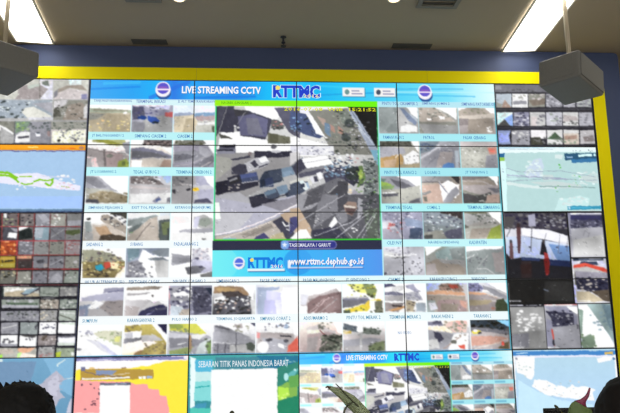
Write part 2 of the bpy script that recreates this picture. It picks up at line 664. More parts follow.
L dcb 7.0 75,975 576,814 902,645
E dc4 133,404 42.3,18.3
E fed 118,365 22.5,11.3
E 444 202,446 19.7,9.9
P 764 604,961 914,721 902,1007
E e65 759,816 16.9,19.7
N 20 16.9
T t07 3.8131 0.3920 4.2061 0.8000
B aaa aaa
P 899 -36,-5 463,15 476,949 -56,953
P 9aa -18,49 353,17 453,436 109,953 -38,953
P bbb 463,15 575,15 781,600 697,949 458,949
P 78a 519,15 649,69 967,598 926,711 748,490
P abc 575,15 979,431 974,598 684,125
P fff 705,-15 992,-20 979,431 829,235
P eee 557,716 781,657 969,738 964,946 514,949
E 445 682,581 12.7,5.6
N 16 19.7
T t08 4.2144 0.3920 4.6074 0.8000
B bba aaa
P cba -19,10 373,5 811,365 953,532 -37,598
S 887 30 -1,37 806,478 16.9
S eed 20 73,64 841,534 14.1
P 998 -34,544 961,561 946,971 -47,978
P aaa -19,627 948,674 946,971 121,978
P fff 513,311 661,338 676,451 546,424
E fff 266,456 25.4,11.3
P fff 376,-25 981,-32 963,449 739,225
N 18 16.9
T t09 4.6157 0.3920 5.0087 0.8000
B fff a99
P ba9 -22,110 283,-7 698,15 909,353 -35,419
S 997 16 131,10 764,213 18.3
P dcb -30,336 914,211 907,409 -37,532
P a98 -35,475 907,380 881,973 -55,980
P 988 -15,419 265,417 217,699 -7,701
P baa -7,672 220,669 207,968 -17,968
P fff 698,-29 927,-34 914,240 843,154
S fff 8 703,721 881,961 16.9
N 18 16.9
T t17 3.8131 0.9225 4.2061 1.3305
B bba ba9
P 665 -28,11 763,-11 832,183 -31,200
S 443 22 -28,11 758,173 19.7
P fff 799,-11 982,16 987,457 867,183
P aab -21,214 608,239 638,460 -31,680
P dcc -23,680 455,543 603,487 -26,737
P b96 -23,653 529,487 598,678 552,1006 -31,1006
P ca8 84,734 415,651 369,979 79,979
P eee 582,567 827,347 987,457 977,866 628,896
S 999 14 585,403 956,866 12.7
L fff 7.0 379,624 491,487
P a97 445,896 977,839 972,1004 442,1006
N 20 16.9
T t18 4.2144 0.9225 4.6074 1.3305
B aab a9a
P 789 -1,16 518,-16 320,344 -16,484
S 568 16 -1,43 393,344 19.7
P ccd -19,621 475,151 546,205 -21,702
P 99a 52,675 546,205 974,175 943,1011 7,1013
S dde 14 404,94 912,342 14.1
S 779 14 322,290 900,673 11.3
P baa 503,398 836,396 739,1011 373,1013
P 69d 561,893 673,810 839,837 851,1011 538,1013
L 778 5.6 116,977 386,619
P bcd 874,342 979,339 953,1011 869,1011
N 16 16.9
T t19 4.6157 0.9225 5.0087 1.3305
B ccc aaa
P dcc -9,-21 942,-28 932,195 -20,202
P bba -2,229 708,170 711,1009 -30,1011
S 998 26 1,202 675,942 15.5
S ddc 14 36,202 675,942 12.7
P d98 688,224 932,195 927,474 734,474
E e87 807,335 33.8,19.7
P 99a 657,531 927,501 904,1009 599,1009
S fff 4 -2,256 698,447 14.1
N 20 16.9
T t27 3.8131 1.4630 4.2061 1.8710
B fff aaa
P 99a -21,-5 290,-20 649,140 967,436 951,973 -41,971
P 9b5 -13,169 247,277 280,409 61,436 -18,412
P 687 -21,61 140,115 66,223 -23,169
P 667 213,88 575,223 928,490 890,598 389,382
P fff 290,-37 1010,-39 995,490 684,167
P 8a6 -16,350 318,324 277,485 -21,512
P aa9 -13,485 967,431 951,968 -23,966
P 556 20,672 417,620 415,743 35,752
P bba 458,485 972,324 959,968 481,966
P eee 20,618 275,566 384,593 56,672
P 667 699,914 956,779 959,978 661,978
S 778 14 58,539 918,914 12.7
N 16 16.9
T t28 4.2144 1.4630 4.6074 1.8710
B ba9 ba9
P a9a -11,-5 655,-7 760,167 -19,221
L 556 7.0 -11,211 722,230
L 556 5.6 210,194 363,5
P fff 424,328 650,140 920,328 846,814 559,652
P 434 729,-25 951,-7 938,301
P ca9 -21,324 500,270 706,647 549,968 -39,968
P fff 429,162 638,539 714,431 940,267 925,647 622,968 513,914
L 779 8.5 429,216 633,620
P aab 633,647 862,377 938,539 694,978 510,978
P 888 -4,620 200,512 233,593 12,725
P 776 9,752 119,725 131,914 42,914
N 18 16.9
T t29 4.6157 1.4630 5.0087 1.8710
B 998 887
P 877 -12,-7 695,-10 543,137 -20,167
P a98 -20,140 655,83 904,328 894,544 -35,544
L cbb 7.0 -12,167 502,191 861,436
P fff 660,-20 912,-22 894,382 800,164
P baa -17,324 904,321 924,701 337,647 -25,485
P 778 639,431 899,431 930,593 782,593
P 545 -30,593 370,755 507,980 -42,980
P 555 296,728 708,593 695,863 436,917
S ddc 10 372,647 690,958 14.1
P ca9 629,701 907,647 904,980 543,980
N 20 16.9
T t37 3.8131 1.9915 4.2061 2.3995
B bbd 99b
P 99b -23,40 995,45 984,415 -31,305
S 668 30 40,40 962,572 18.3
S eef 24 40,67 959,626 15.5
P ccd -21,357 213,359 519,979 -33,974
P a9b -26,619 313,621 448,979 -33,974
P 457 672,624 979,572 967,982 661,979
E c77 226,489 31.0,16.9
S d66 10 140,411 666,808 16.9
P 89b 539,229 984,362 977,626 567,518
N 22 16.9
T t38 4.2144 1.9915 4.6074 2.3995
B 9ab 899
P 544 429,-6 974,-16 961,313 750,180 426,72
P 9ab -9,97 426,72 961,366 951,631 -19,415
S 557 40 9,97 940,893 19.7
S eff 34 9,97 940,842 16.9
P aa9 -32,783 442,680 574,987 -37,982
P 555 -16,862 220,837 215,984 -19,982
P 668 510,734 951,577 935,989 574,987
N 24 16.9
T t39 4.6157 1.9915 5.0087 2.3995
B bbb ba9
P 886 -20,21 566,23 561,104 -22,75
P bbb -22,75 268,102 367,369 -42,577
S 676 26 197,102 767,450 18.3
S fff 12 342,102 731,396 14.1
P ccb -40,553 835,504 904,636 522,994 -58,989
P ba9 174,634 833,582 561,952 87,989
P fff 601,28 924,31 904,477 739,263
P ab5 647,636 904,477 886,996 522,994
P 776 -37,447 105,553 29,631 -42,631
N 20 16.9
T t47 3.8131 2.5140 4.2061 2.9220
B ccd bbc
P ddd 7,167 450,248 445,365 2,373
L fff 8.5 23,270 234,324 804,277
L 888 7.0 196,400 623,368
S 98a 16 28,37 839,328 16.9
S 445 24 338,375 944,949 12.7
S 445 6 219,914 926,988 15.5
S fff 8 23,218 946,897 11.3
P 557 0,895 79,912 40,968 0,968
N 18 16.9
T t48 4.2144 2.5140 4.6074 2.9220
B aba a99
P fff 7,-22 437,-20 251,152 32,331
P 9bb 248,230 582,-2 994,2 979,392 309,542
P 899 615,76 994,27 976,495 673,441
P a98 7,588 315,436 668,544 966,755 956,1002 -6,990
P baa 22,640 238,591 297,993 12,990
P fff 528,490 635,466 661,571 559,596
P aaa 315,436 976,495 968,652 416,593
S ccc 10 177,279 958,495 14.1
N 14 19.7
T t49 4.6157 2.5140 5.0087 2.9220
B aab aaa
P fff -32,-15 912,-7 871,88 360,135 -22,211
P 9aa -22,184 433,110 940,140 902,973 -40,961
P baa 645,243 937,194 904,922 688,919
L fff 7.0 -15,444 209,292
L eee 5.6 225,809 477,787 665,995
S 778 12 24,392 479,708 15.5
S 445 5 -48,600 -9,858 9.9
L ddd 4.2 146,936 535,294
N 16 19.7
T video 2.2140 0.3930 3.7970 2.4000
B eed 99a
P ccc -3,6 517,1 515,314 1,317
P fff 176,2 364,8 390,81 346,127 184,49
P fff 35,201 159,200 319,261 515,226 514,359 2,361
P 446 -1,4 109,3 116,140 113,206 18,201 2,240
P 557 15,6 59,5 26,151 4,163
P 446 104,22 198,36 341,99 330,182 301,258 146,228 105,123
P 669 131,84 229,60 319,104 310,238 150,223
P 779 185,94 256,94 292,227 195,217
P 445 104,22 198,36 194,61 123,84
L bbb 5.6 67,8 9,240
L 99a 5.6 180,44 132,140
S fff 4 110,129 141,178 18.3
P 665 18,213 106,251 32,254
P fff 106,204 146,195 150,228 111,240
P 666 337,104 382,104 422,154 390,182 337,171
S c77 8 337,104 417,182 18.3
S 344 8 337,116 417,182 19.7
P 775 319,203 453,237 457,287 315,288
P 664 328,207 382,216 381,282 328,283
P 557 359,14 517,6 515,248 444,198 386,70
P 68a 462,81 516,125 515,192 471,159
S 8bd 8 445,69 515,181 19.7
P 668 23,301 123,298 123,375 20,375
P 224 32,298 117,298 121,319 28,317
E 667 354,310 28.2,22.5
P 458 455,38 553,57 589,136 665,230 633,247 534,214 454,153
S 7ad 10 454,69 534,192 19.7
S 234 14 481,80 615,203 22.5
P fff 454,232 570,259 686,297 613,381 453,381
P 887 572,34 817,9 958,268 991,371 721,372 660,225
P fff 563,68 590,68 673,236 615,208
P b98 624,73 675,103 679,152 652,135
P b87 702,135 728,157 734,204 706,185
P b87 751,148 785,179 782,218 750,202
P 68a 670,124 702,135 705,236 670,202
P 787 754,32 817,32 842,134 779,134
S aba 20 744,44 842,145 14.1
E 455 824,128 47.9,42.3
E 455 800,237 47.9,42.3
S 676 26 678,202 874,357 19.7
S ccd 24 815,145 937,335 14.1
P 9ac 813,20 840,31 992,323 991,371 964,371
L cde 5.6 843,88 904,212
P 222 817,0 1003,-2 994,323
L def 4.2 843,77 996,334
P dde 454,298 722,297 721,372 453,374
S 88a 20 560,314 721,372 16.9
P a9a 2,360 514,358 514,467 337,598 7,790
P bba 2,382 107,403 90,480 4,566
P 99b 1,333 120,332 112,365 11,369
P 335 12,334 107,333 111,346 12,347
P 446 90,406 204,379 217,394 107,417
E 978 208,366 19.7,19.7
P 335 231,346 461,345 483,380 372,394 239,397
E ccd 368,347 47.9,14.1
P ccd 174,441 231,405 301,381 330,425 310,455 196,501 178,468
P eee 257,403 301,383 323,419 275,433
P 446 213,435 238,410 262,452 239,474
P 446 266,459 323,433 312,450 257,475
P 446 99,471 143,444 183,446 198,501 170,523 100,523
P 458 143,523 248,503 263,561 154,582
P 56a 148,525 248,506 253,534 151,555
P 335 74,545 143,521 154,582 263,564 260,604 144,647 75,652
P 224 4,579 74,564 79,652 23,676 6,668
S cba 6 75,598 153,641 18.3
P 79b 399,479 461,459 482,517 407,544
P 346 299,495 399,476 407,571 346,593 271,622 266,561
P 457 319,501 399,484 402,561 337,571
P 347 270,561 346,539 354,609 275,622
P 79b 367,614 429,593 446,652 389,676
P 457 292,652 367,622 394,685 319,718
P 68a 297,652 363,625 371,652 306,684
P 235 204,693 292,658 319,718 301,746 223,764
L bbc 5.6 292,652 319,718
P 568 461,457 532,391 531,533 495,544
P 457 424,663 459,622 530,587 530,652 446,708
P 346 419,668 459,636 468,695 446,708
P bbc 6,676 145,652 197,695 223,770 232,833 8,833
P dcd 453,358 507,347 506,402 452,457
P 446 470,457 506,411 542,402 559,467 505,533 488,522
P 889 555,469 720,439 737,458 505,544 497,517
P 557 505,517 720,456 719,489 514,544
P fff 524,402 672,377 721,439 555,473
P ddc 452,571 505,550 585,533 593,587 548,631 451,706
P 457 452,593 505,571 558,571 575,620 504,674 451,695
P 9bd 527,587 562,578 574,622 544,633
P dde 572,549 598,524 620,576 593,592
P 446 594,538 616,527 624,571 606,578
P eef 613,511 641,500 654,544 634,560
P 446 652,516 746,467 827,455 807,555 744,609 673,598
S 8bd 16 657,445 825,544 21.1
S dee 20 658,357 844,500 18.3
S 446 24 667,368 843,533 18.3
S c88 4 810,378 872,433 21.1
P dcc 451,716 548,663 575,620 521,784 451,784
P 667 557,641 745,544 807,565 714,785 512,784
P 445 632,717 771,571 809,674 670,771
P 778 512,784 583,685 636,717 653,784
P 335 791,478 872,455 879,554 841,609 789,566
E 344 834,511 70.5,73.3
P 684 872,455 899,455 919,543 896,598 859,620 879,543
E 9b4 886,521 22.5,50.7
S bc5 8 862,488 913,587 15.5
P 788 900,400 998,444 989,785 883,785 915,554
S bcc 34 899,455 985,771 12.7
S 455 24 888,554 980,785 21.1
P 7bd 951,333 1001,333 998,455 980,433
P 6ad 702,687 738,661 760,690 720,719
P def 716,679 732,669 742,685 726,698
L bbb 7.0 681,663 771,566
L ccd 7.0 648,784 805,685
P 864 777,741 840,712 879,719 884,785 778,785
S ec9 6 780,587 823,663 16.9
P 98a 841,631 881,652 884,717 804,707
P bbd 1,689 232,742 512,668 511,754 319,870 147,943 5,968
P ccd 3,795 232,812 146,922 5,953
P 335 204,689 258,678 319,700 380,711 232,769 219,758
P 98a 275,742 512,679 512,732 406,796
L fee 11.3 9,963 147,927 319,849 512,732
P cba 9,974 164,938 336,865 511,775 510,1002 9,1000
P a98 147,964 336,881 354,912 232,975
L 877 5.6 172,987 345,896
L fed 5.6 52,987 336,870
P 446 345,870 406,826 432,860 492,987 423,1002 389,928
P 448 250,977 293,946 328,988 232,1001
P ca8 389,817 511,775 510,850 432,870
P 88a 445,850 511,828 510,924 475,913
L fff 11.3 406,870 423,902 445,897
L fff 8.5 431,923 458,939
L fff 8.5 445,886 454,950
P cb8 336,970 406,944 431,1002 319,1001
P fff 484,955 510,934 510,1002 457,1002
P 8bd 52,987 130,987 130,1000 52,1000
P efe 3,726 28,726 38,848 4,848
P 556 486,668 1001,668 992,1005 571,1003 503,850
P 99a 495,668 681,668 582,775 495,802
P 778 628,668 787,679 740,797 589,924
P 445 743,668 805,690 776,819 740,840
P ca8 451,775 503,764 555,871 579,924 572,993 502,992 450,850
P fff 511,924 546,924 582,990 450,992
P 448 450,839 494,828 502,902 450,966
P 335 581,935 730,903 816,1004 589,1003
P 778 723,808 794,776 801,861 757,893
P ddd 684,905 721,831 738,871 704,919
P 976 777,754 804,722 857,727 856,776 828,829 789,808
P 644 785,765 856,770 829,824 793,803
P cba 781,749 852,760 847,774 781,765
P 99a 867,690 893,711 891,819 858,861
P 565 891,776 991,776 985,1005 922,1005
S 8a8 26 910,754 985,992 15.5
S eee 5 827,909 852,957 16.9
L aab 5.6 503,871 787,668
L bbc 5.6 598,977 828,872 918,787
L bbc 5.6 728,990 926,808
L bbc 5.6 852,991 953,830
L aab 5.6 722,840 825,994
S ccc 12 564,818 660,924 11.3
S 343 34 726,21 883,357 22.5
S 9a8 26 726,21 883,357 16.9
S 556 26 797,111 955,357 19.7
S dde 18 815,134 955,357 11.3
P 9ac 835,26 853,31 992,318 992,334
L cde 5.6 852,88 905,201
S fff 14 454,237 685,358 19.7
S 99b 16 454,249 721,369 12.7
S 335 30 663,379 843,544 18.3
S eef 28 663,357 843,522 16.9
S 68a 26 662,401 834,544 18.3
P 445 744,571 807,571 805,663 742,717
P 556 566,652 664,598 636,717 530,770
S 778 16 522,620 644,771 14.1
S 344 50 882,400 987,785 22.5
S bcb 40 891,400 987,785 12.7
S 7a5 16 844,500 984,663 15.5
S 233 20 809,467 877,598 19.7
P dee 505,571 531,560 566,625 544,641
P 346 514,593 536,585 545,614 522,622
P fff 524,402 672,377 721,439 555,473
L 99a 4.2 537,434 694,401
L ccd 7.0 157,585 258,568
L 223 5.6 148,525 157,585
L 224 8.5 319,716 446,663
L bcd 5.6 275,622 407,571
L 245 7.0 407,544 416,571
P 8ac 407,501 460,489 473,517 416,539
P 235 270,561 297,550 306,609 279,620
S 667 10 10,674 493,792 9.9
P 334 83,561 143,534 148,571 92,598
P 99a 83,564 131,542 133,555 88,577
L eef 4.2 198,501 308,455
S 877 14 172,880 371,988 12.7
S ecb 14 172,880 371,988 12.7
S 445 30 582,754 975,1000 22.5
S 99a 20 583,732 975,990 12.7
L bbc 5.6 598,977 828,872 918,787
L ccd 5.6 728,990 926,808
L ccd 5.6 852,991 953,830
L bbc 5.6 503,871 787,668
L ccd 4.2 887,991 980,798
P ddd 684,905 721,831 738,871 704,919
N 14 28.2
T flood 0.0000 1.0000 1.0000 2.0000
B bde bde
P fa2 -338,0 987,-10 990,77 -333,81
P e91 -334,64 990,60 991,81 -332,85
L fe8 9.9 448,37 542,39
L e62 4.2 730,53 892,56
E b86 946,45 22.5,16.9
L 669 12.7 -332,92 991,97
P ace -331,111 991,103 1022,1015 -278,1010
P eef -51,423 412,432 558,421 789,548 959,612 954,676 781,665 486,612 220,570 -46,507
S fff 30 373,443 940,654 22.5
L 8c2 22.5 15,422 212,411 292,422 376,506
L 8c2 19.7 135,443 308,464 391,559
L 8c2 14.1 405,570 459,591 524,570
L 8c2 16.9 523,549 588,517 656,538 708,506
L 8c2 16.9 630,570 672,612 703,548 681,506
L 9c3 9.9 387,475 507,474
L ac6 8.5 779,616 859,633
S ecd 14 724,570 913,654 16.9
L dde 7.0 586,468 854,484
P acf -293,759 984,760 990,933 -283,929
P 68a -282,946 997,946 998,975 -280,971
P 346 -280,971 998,975 999,996 -279,992
N 8 28.2
T river 0.0000 4.0000 1.0000 5.0000
B 7ac 69b
P 8bd 718,15 984,22 989,518 860,420
P 79b 90,38 656,52 560,716 126,702
P bbc 694,358 831,175 878,230 905,278 936,274 894,316 864,353 880,458 927,531 871,552 850,645 832,682 784,724 622,718 588,506
P ccd 768,322 852,210 870,344 851,514 774,474
S aab 24 714,245 893,628 18.3
P ccd 941,729 977,536 991,575 991,730
L dee 12.7 841,95 908,30
E dee 843,107 8.5,7.0
S 68a 16 368,83 655,319 8.5
L dee 8.5 930,285 981,271
E dee 340,34 19.7,12.7
N 8 28.2
T heat 1.0000 4.0000 2.0000 5.0000
B fee fff
P 446 -26,-2 848,5 849,55 -24,52
P 88b 6,22 978,16 979,58 8,57
L eef 5.6 45,47 358,43
L ccd 4.2 384,43 616,42
P fff 1,61 771,65 670,146 5,157
P fe4 5,176 68,162 490,160 669,117 797,71 1044,68 1054,765 734,754 677,463 11,329
P faa -3,306 469,342 559,379 636,375 650,443 740,445 744,522 780,532 795,637 810,757 0,731
P b94 45,158 690,179 686,306 51,311
P 89b 184,181 375,182 326,242 185,238
L dca 7.0 262,260 517,219
L 767 7.0 82,197 185,238 416,273
L fff 12.7 86,293 557,283
P fff 62,277 88,278 88,305 63,304
P fff 567,268 593,269 594,303 568,303
P fff 598,269 626,270 627,304 599,303
P abd 634,266 680,267 681,302 635,301
P 779 48,131 85,132 87,182 50,181
E ec8 144,151 25.4,9.9
E a86 426,157 25.4,7.0
S 534 9 152,579 204,638 14.1
S 534 5 198,429 227,563 11.3
E 645 68,369 8.5,8.5
E 645 139,363 9.9,5.6
E 645 176,417 8.5,5.6
E 645 99,687 11.3,7.0
E 645 526,435 12.7,7.0
L 734 7.0 591,621 603,584
P fff 388,67 813,58 647,135 492,141
P b94 480,175 689,181 691,306 484,304
P fff 562,268 590,269 591,303 563,302
P fff 596,269 624,270 625,304 596,303
P abd 631,266 678,267 679,302 632,301
P faa 447,370 639,375 653,443 743,445 751,526 809,539 823,619 838,714 849,959 462,946
P fe4 841,506 995,510 1003,1040 863,1035
E eef 971,33 12.7,12.7
P fff 222,377 489,381 500,1170 233,1160
P 667 224,348 492,352 493,385 225,381
L abd 5.6 272,363 457,365
N 5 28.2
T hot 2.0000 4.0000 3.0000 5.0000
B 4aa 389
P eff 14,18 66,49 67,570 57,765 25,764
P 5bd 60,68 217,62 218,247 62,224
P cee 62,224 205,227 206,344 64,397
P 8dd 64,359 206,344 209,612 54,607
L 2aa 9.9 65,436 194,411
P 49b 24,711 94,647 171,640 159,706 24,762
P 5cb 24,701 210,707 215,1122 30,1115
P 489 242,34 1074,35 1073,212 244,190
P 279 610,23 1074,31 1073,192 742,203
P 387 803,185 1002,112 996,1225 802,1218
P 6bb 862,313 942,228 995,200 968,287 875,372
E bee 882,314 19.7,33.8
E bee 962,224 14.1,11.3
P 8b5 803,457 889,382 994,366 980,578 803,630
P be5 809,448 901,460 914,557 835,631 809,621
S df8 12 809,496 907,634 18.3
P 6a5 902,305 1001,288 1000,443 915,460
P 286 803,630 1000,559 996,1225 802,1218
L 9cc 7.0 879,50 889,177
L 9cc 5.6 850,98 916,90
L 9cc 5.6 860,137 923,114
L 9cc 7.0 916,113 976,111
P fff 204,198 803,195 805,1218 209,1196
N 8 28.2
T imap 5.0000 1.0000 6.0000 2.0000
B bde bde
P eff 4,34 1006,-3 1011,85 1,103
L bcd 5.6 82,48 556,39
S 567 8 754,50 992,67 7.5
P bdd 60,97 1002,73 992,1001 38,998
P cde 350,198 429,182 452,318 405,467 295,497 241,408
P cee 69,319 126,349 200,453 157,527 60,513
P cdd 416,437 534,437 549,512 431,527
P dee 571,121 650,121 636,196 568,181
S dee 44 270,213 433,482 22.5
S dee 36 734,392 979,586 24.4
P cdd 809,451 988,451 990,571 863,541
P dee 59,542 329,601 582,631 580,661 230,631 57,587
P cdd 293,551 568,533 801,592 837,646 522,646
L 8aa 9.4 387,616 622,616 956,634
L aac 7.5 64,438 336,467 766,511
L 9ab 5.6 69,334 203,393 616,377 967,466
L 9ab 5.6 59,542 432,497 983,520
L 9ab 5.6 62,468 610,482
P bdd 573,794 812,735 862,883 561,1000
P cee 571,823 791,750 887,794 858,942 523,985
S dee 26 594,764 858,942 24.4
P dff 5,223 64,223 48,998 -10,998
P 269 5,103 56,97 53,169 2,169
P 9c5 2,169 53,169 54,223 -1,223
S abc 6 29,259 32,793 13.2
P 257 667,105 1001,88 1005,179 665,214
P 37a 735,196 1005,179 1006,231 732,250
P dff 809,117 950,104 951,146 807,153
E dff 979,122 15.0,13.2
L 9bd 15.0 691,166 751,159
L 5a4 7.5 559,690 575,690
S 5b4 5 603,257 617,362 9.4
S 5b4 7 733,407 838,631 9.4
S 5b4 3 310,601 955,646 11.3
P 39b 654,918 994,907 994,966 651,971
E bde 672,941 11.3,11.3
L 5bd 7.5 692,941 897,942
P bbb 0,998 1012,989 1010,1025 -2,1027
N 7 30.1
T hall 5.0100 2.0200 5.6320 3.3500
B 334 112
P 435 -14,-4 1059,-2 1101,174 -23,235
S 99a 40 402,19 1040,162 20.7
S 767 44 0,7 1039,173 30.1
S 214 30 -2,18 1037,184 26.3
P aac 386,19 497,8 497,150 387,150
P 545 -3,40 182,40 105,192 -21,214
P ccd -2,181 293,167 693,189 997,260 1048,347 1014,368 650,302 283,258 -27,278
P eef 262,171 632,189 936,249 1050,336 650,298 268,247
P bce -26,268 283,258 680,314 1045,368 1039,541 867,557 441,512 72,515 -26,429
P bce 278,301 648,314 891,368 839,529 444,484 248,451
P 79c 675,346 1043,380 1039,541 805,550
L 556 7.5 21,268 92,171
L 667 7.5 387,431 431,171
L 667 5.6 619,302 658,226
L 667 5.6 818,454 875,238
L 667 5.6 960,433 997,260
S 335 10 98,257 1000,477 16.9
P 634 186,149 256,160 238,344 217,451 186,451 180,301
E 423 219,138 16.9,22.5
P 745 61,322 106,333 109,515 43,504
E 434 84,317 13.2,16.9
P 223 228,494 564,513 900,540 1037,562 1024,902 -26,894 -5,525
P 347 228,490 534,506 514,538 225,526
P 236 595,513 1039,541 1031,605 587,581
P 423 223,537 376,538 371,729 204,728
P 223 569,324 622,324 648,453 629,479 532,463
E 434 601,320 15.0,20.7
P b44 593,442 651,453 675,560 637,688 598,698 590,560
P 222 -11,747 1061,733 992,1399 -59,1389
P 222 -8,717 1061,735 1043,994 -5,986
P 333 566,763 1056,766 1031,977 542,973
P 822 580,508 672,509 653,675 592,679
L 89b 7.5 542,847 616,865
P 422 204,571 389,571 376,677 209,677
L dde 9.4 -3,969 178,970
N 14 30.1
T snow 5.6500 2.0200 5.9900 2.6800
B 779 bbc
P 557 79,39 1088,42 1053,330 44,358
P 336 79,48 1085,64 1071,176 68,150
S 99b 26 94,173 1021,344 15.0
S 335 24 100,129 1021,344 22.5
P bbc 44,358 1082,317 1056,974 47,995
P ccc 100,612 1091,485 1056,974 59,982
L 99a 7.5 397,526 471,394 585,483
L 99a 7.5 538,548 609,439
L dde 11.3 82,23 1006,15
N 10 26.3
T gate 5.6500 2.7050 5.9900 3.3500
B dde dde
P 235 47,-57 938,-39 929,36 35,45
L ccd 11.3 82,-12 906,5
P 346 274,54 726,67 774,146 209,121
P d54 38,141 382,91 935,214 1041,281 1009,324 371,188 26,229
P bbb 41,208 429,180 1009,324 1021,456 18,414
P 554 47,296 1026,412 1015,600 32,594
P 98a 68,278 1009,327 1021,447 62,431
P 335 62,431 1029,460 1012,744 88,693
S dcb 24 88,453 988,722 22.5
S 224 26 88,431 994,744 24.4
P cb9 56,736 421,740 844,960 447,978 56,975
P 654 476,740 1018,701 1012,983 844,960
L eed 9.4 71,944 441,957
N 22 26.3
T wash 5.0100 3.3650 5.3380 3.9850
B aab 999
P 223 -37,-47 997,-37 988,52 -30,52
L dde 9.4 -15,6 387,11
L aab 7.5 473,16 817,15
S fff 4 878,-29 973,16 15.0
P aaa -18,52 1015,52 991,584 -43,661
S eee 56 174,134 872,627 22.5
P 999 -40,639 1018,584 979,1000 -46,1010
P 889 -46,682 500,645 470,973 -43,987
L eee 7.5 15,976 326,979
N 14 26.3
T crew 5.3420 3.3650 5.6680 3.9850
B aab aab
P c55 -31,-60 1003,-50 997,16 -40,6
L eee 9.4 37,16 850,24
P 99b 3,52 672,58 966,284 942,506 715,460
P 446 25,142 856,216 856,484 187,521 178,321
S ccd 20 55,119 828,482 18.8
S 224 20 52,142 822,527 22.5
P fff 672,50 991,61 988,240 752,126
P 99b 34,319 190,374 196,982 -34,979
L d54 15.0 172,565 227,960
E 334 196,873 13.2,30.1
P aab 212,542 945,461 933,990 224,982
P 667 933,461 988,484 979,573 923,560
L eee 7.5 -3,979 340,984
N 14 26.3
T tree 5.6720 3.3650 5.9920 3.9850
B cde bcd
P bcc 16,-5 1122,-10 1059,563 647,424
P fff 13,16 281,19 850,694 1047,1026 44,1015
P fff 200,197 488,290 994,960 1016,1039 159,1029
P 9bb 284,-3 1087,3 1031,916 750,560 438,200
P 79a 756,24 1056,26 1034,652 875,516
S 8ab 26 341,19 1000,695 24.4
P 8a9 3,106 147,152 53,684 -34,684
S 796 26 25,684 428,997 26.3
P 8a8 44,773 319,687 441,910 341,1005 16,1000
N 12 26.3
T street 0.0000 0.0000 1.0000 1.0000
B bbb aaa
P dde 512,-3 642,-6 654,313 525,315
P ccb -396,13 525,-3 538,315 -377,328
P a99 381,138 516,91 600,157 525,315 294,318
P bcb 394,116 515,69 516,114 423,160
P dcd 512,1 635,-1 638,78 516,91
P 787 541,46 595,22 612,112 543,91
P ccb 646,-6 982,-12 992,308 658,313
P dee 786,8 910,-6 913,84 804,98
P a98 696,156 776,98 913,84 971,174 805,131 698,212
P dcc 685,223 805,143 972,185 992,308 658,313
P 889 657,201 696,156 687,268 660,295
P 88b 918,231 973,230 976,304 921,304
P a99 326,117 406,93 412,227 317,229
P 9ab -377,339 648,324 659,601 -360,613
S 455 44 -242,348 483,603 22.5
S dee 30 -242,348 643,535 18.3
P ddc 395,450 475,426 651,568 653,623 443,625 371,516
P aab 460,382 649,357 656,535 558,448
P ccd 435,593 658,590 660,630 437,632
P 998 655,324 993,326 1003,626 667,630
P dcd 662,335 798,322 774,400 667,468
P a98 801,400 922,354 997,464 1003,626 755,629
P 665 660,468 706,423 739,556 666,601
S eee 9 746,401 822,599 14.1
S 554 22 677,379 986,619 16.9
P ddd 946,442 978,375 992,597 951,598
L 665 4.2 512,-3 531,303
L ccc 5.6 643,-6 663,630
L bbb 5.6 -377,332 993,319
P 887 -358,658 310,657 322,984 -338,989
P eee 41,649 220,735 315,832 306,854 100,758
P aaa 180,735 317,865 322,984 192,985
P 99a 316,651 647,654 654,982 325,984
P 797 317,657 458,656 423,766 325,843
S 9b6 12 321,664 451,798 18.3
S 566 24 445,667 648,840 21.1
P eee 333,865 384,810 459,820 465,961 324,969
P 556 347,882 454,864 455,896 356,919
P 99a 463,776 626,797 654,982 466,983
P eef 513,830 553,823 562,874 519,880
P 567 519,815 548,815 555,837 520,837
P a88 619,797 646,796 650,884 622,862
P dcc 650,654 982,657 987,975 660,977
P aa9 650,654 982,657 983,760 655,774
S 676 26 654,665 978,782 16.9
P eed 666,796 980,771 984,975 667,977
S 667 22 720,774 955,914 12.7
E 443 733,938 15.5,14.1
E 655 888,936 14.1,14.1
L 556 7.0 312,651 322,984
L 778 5.6 647,654 655,982
L 334 7.0 -338,989 990,986
N 34 19.7
T fires 0.0000 2.0000 1.0000 3.0000
B 433 433
P 766 268,6 412,10 418,197 274,196
S 9a7 12 270,10 418,193 19.7
S 223 8 281,10 405,156 14.1
P eee 274,10 301,10 303,72 284,72
P 877 425,15 550,15 553,187 433,187
S 223 9 432,31 543,156 16.9
S bba 9 432,31 551,187 16.9
P 99a 563,11 695,11 702,194 568,194
P bbc 584,32 649,22 699,116 641,146
S eef 10 568,136 695,194 11.3
P bba 701,12 840,16 847,195 706,194
S eee 10 715,22 840,189 19.7
S a77 6 702,22 840,189 14.1
P 999 847,12 986,17 988,196 853,195
P bbc 857,116 985,107 988,179 860,183
P 556 277,205 408,206 413,387 283,386
P fff 333,278 409,288 402,360 323,349
P aab 343,216 406,227 408,278 371,257
P 777 418,206 552,207 557,388 421,387
P 233 415,258 513,217 540,248 552,361 421,387
P fff 418,206 512,203 423,258
P 9bc 562,207 696,208 698,389 566,388
P bcd 565,217 644,218 636,352 569,362
P 889 704,208 841,209 845,390 708,389
L ccc 7.0 715,352 829,240
L 666 5.6 710,228 780,332
P 999 843,209 986,214 990,391 847,390
P 674 849,250 974,240 982,292 911,323 844,302
P b53 267,402 404,403 406,591 270,590
S e84 14 261,410 410,587 19.7
S fb7 10 268,410 406,587 18.3
S 832 8 268,410 406,587 16.9
P 889 427,403 557,405 560,592 430,591
S bbc 12 430,412 561,586 19.7
S eef 3 495,412 537,464 19.7
P aaa 565,405 699,406 704,594 568,592
S 666 10 574,423 694,496 14.1
P aa9 706,406 843,411 845,595 709,594
S 334 8 717,414 837,456 12.7
S 777 8 713,475 842,589 14.1
P b9a 851,407 993,412 994,597 855,595
S c77 8 862,425 973,590 15.5
S ddd 6 849,436 986,580 16.9
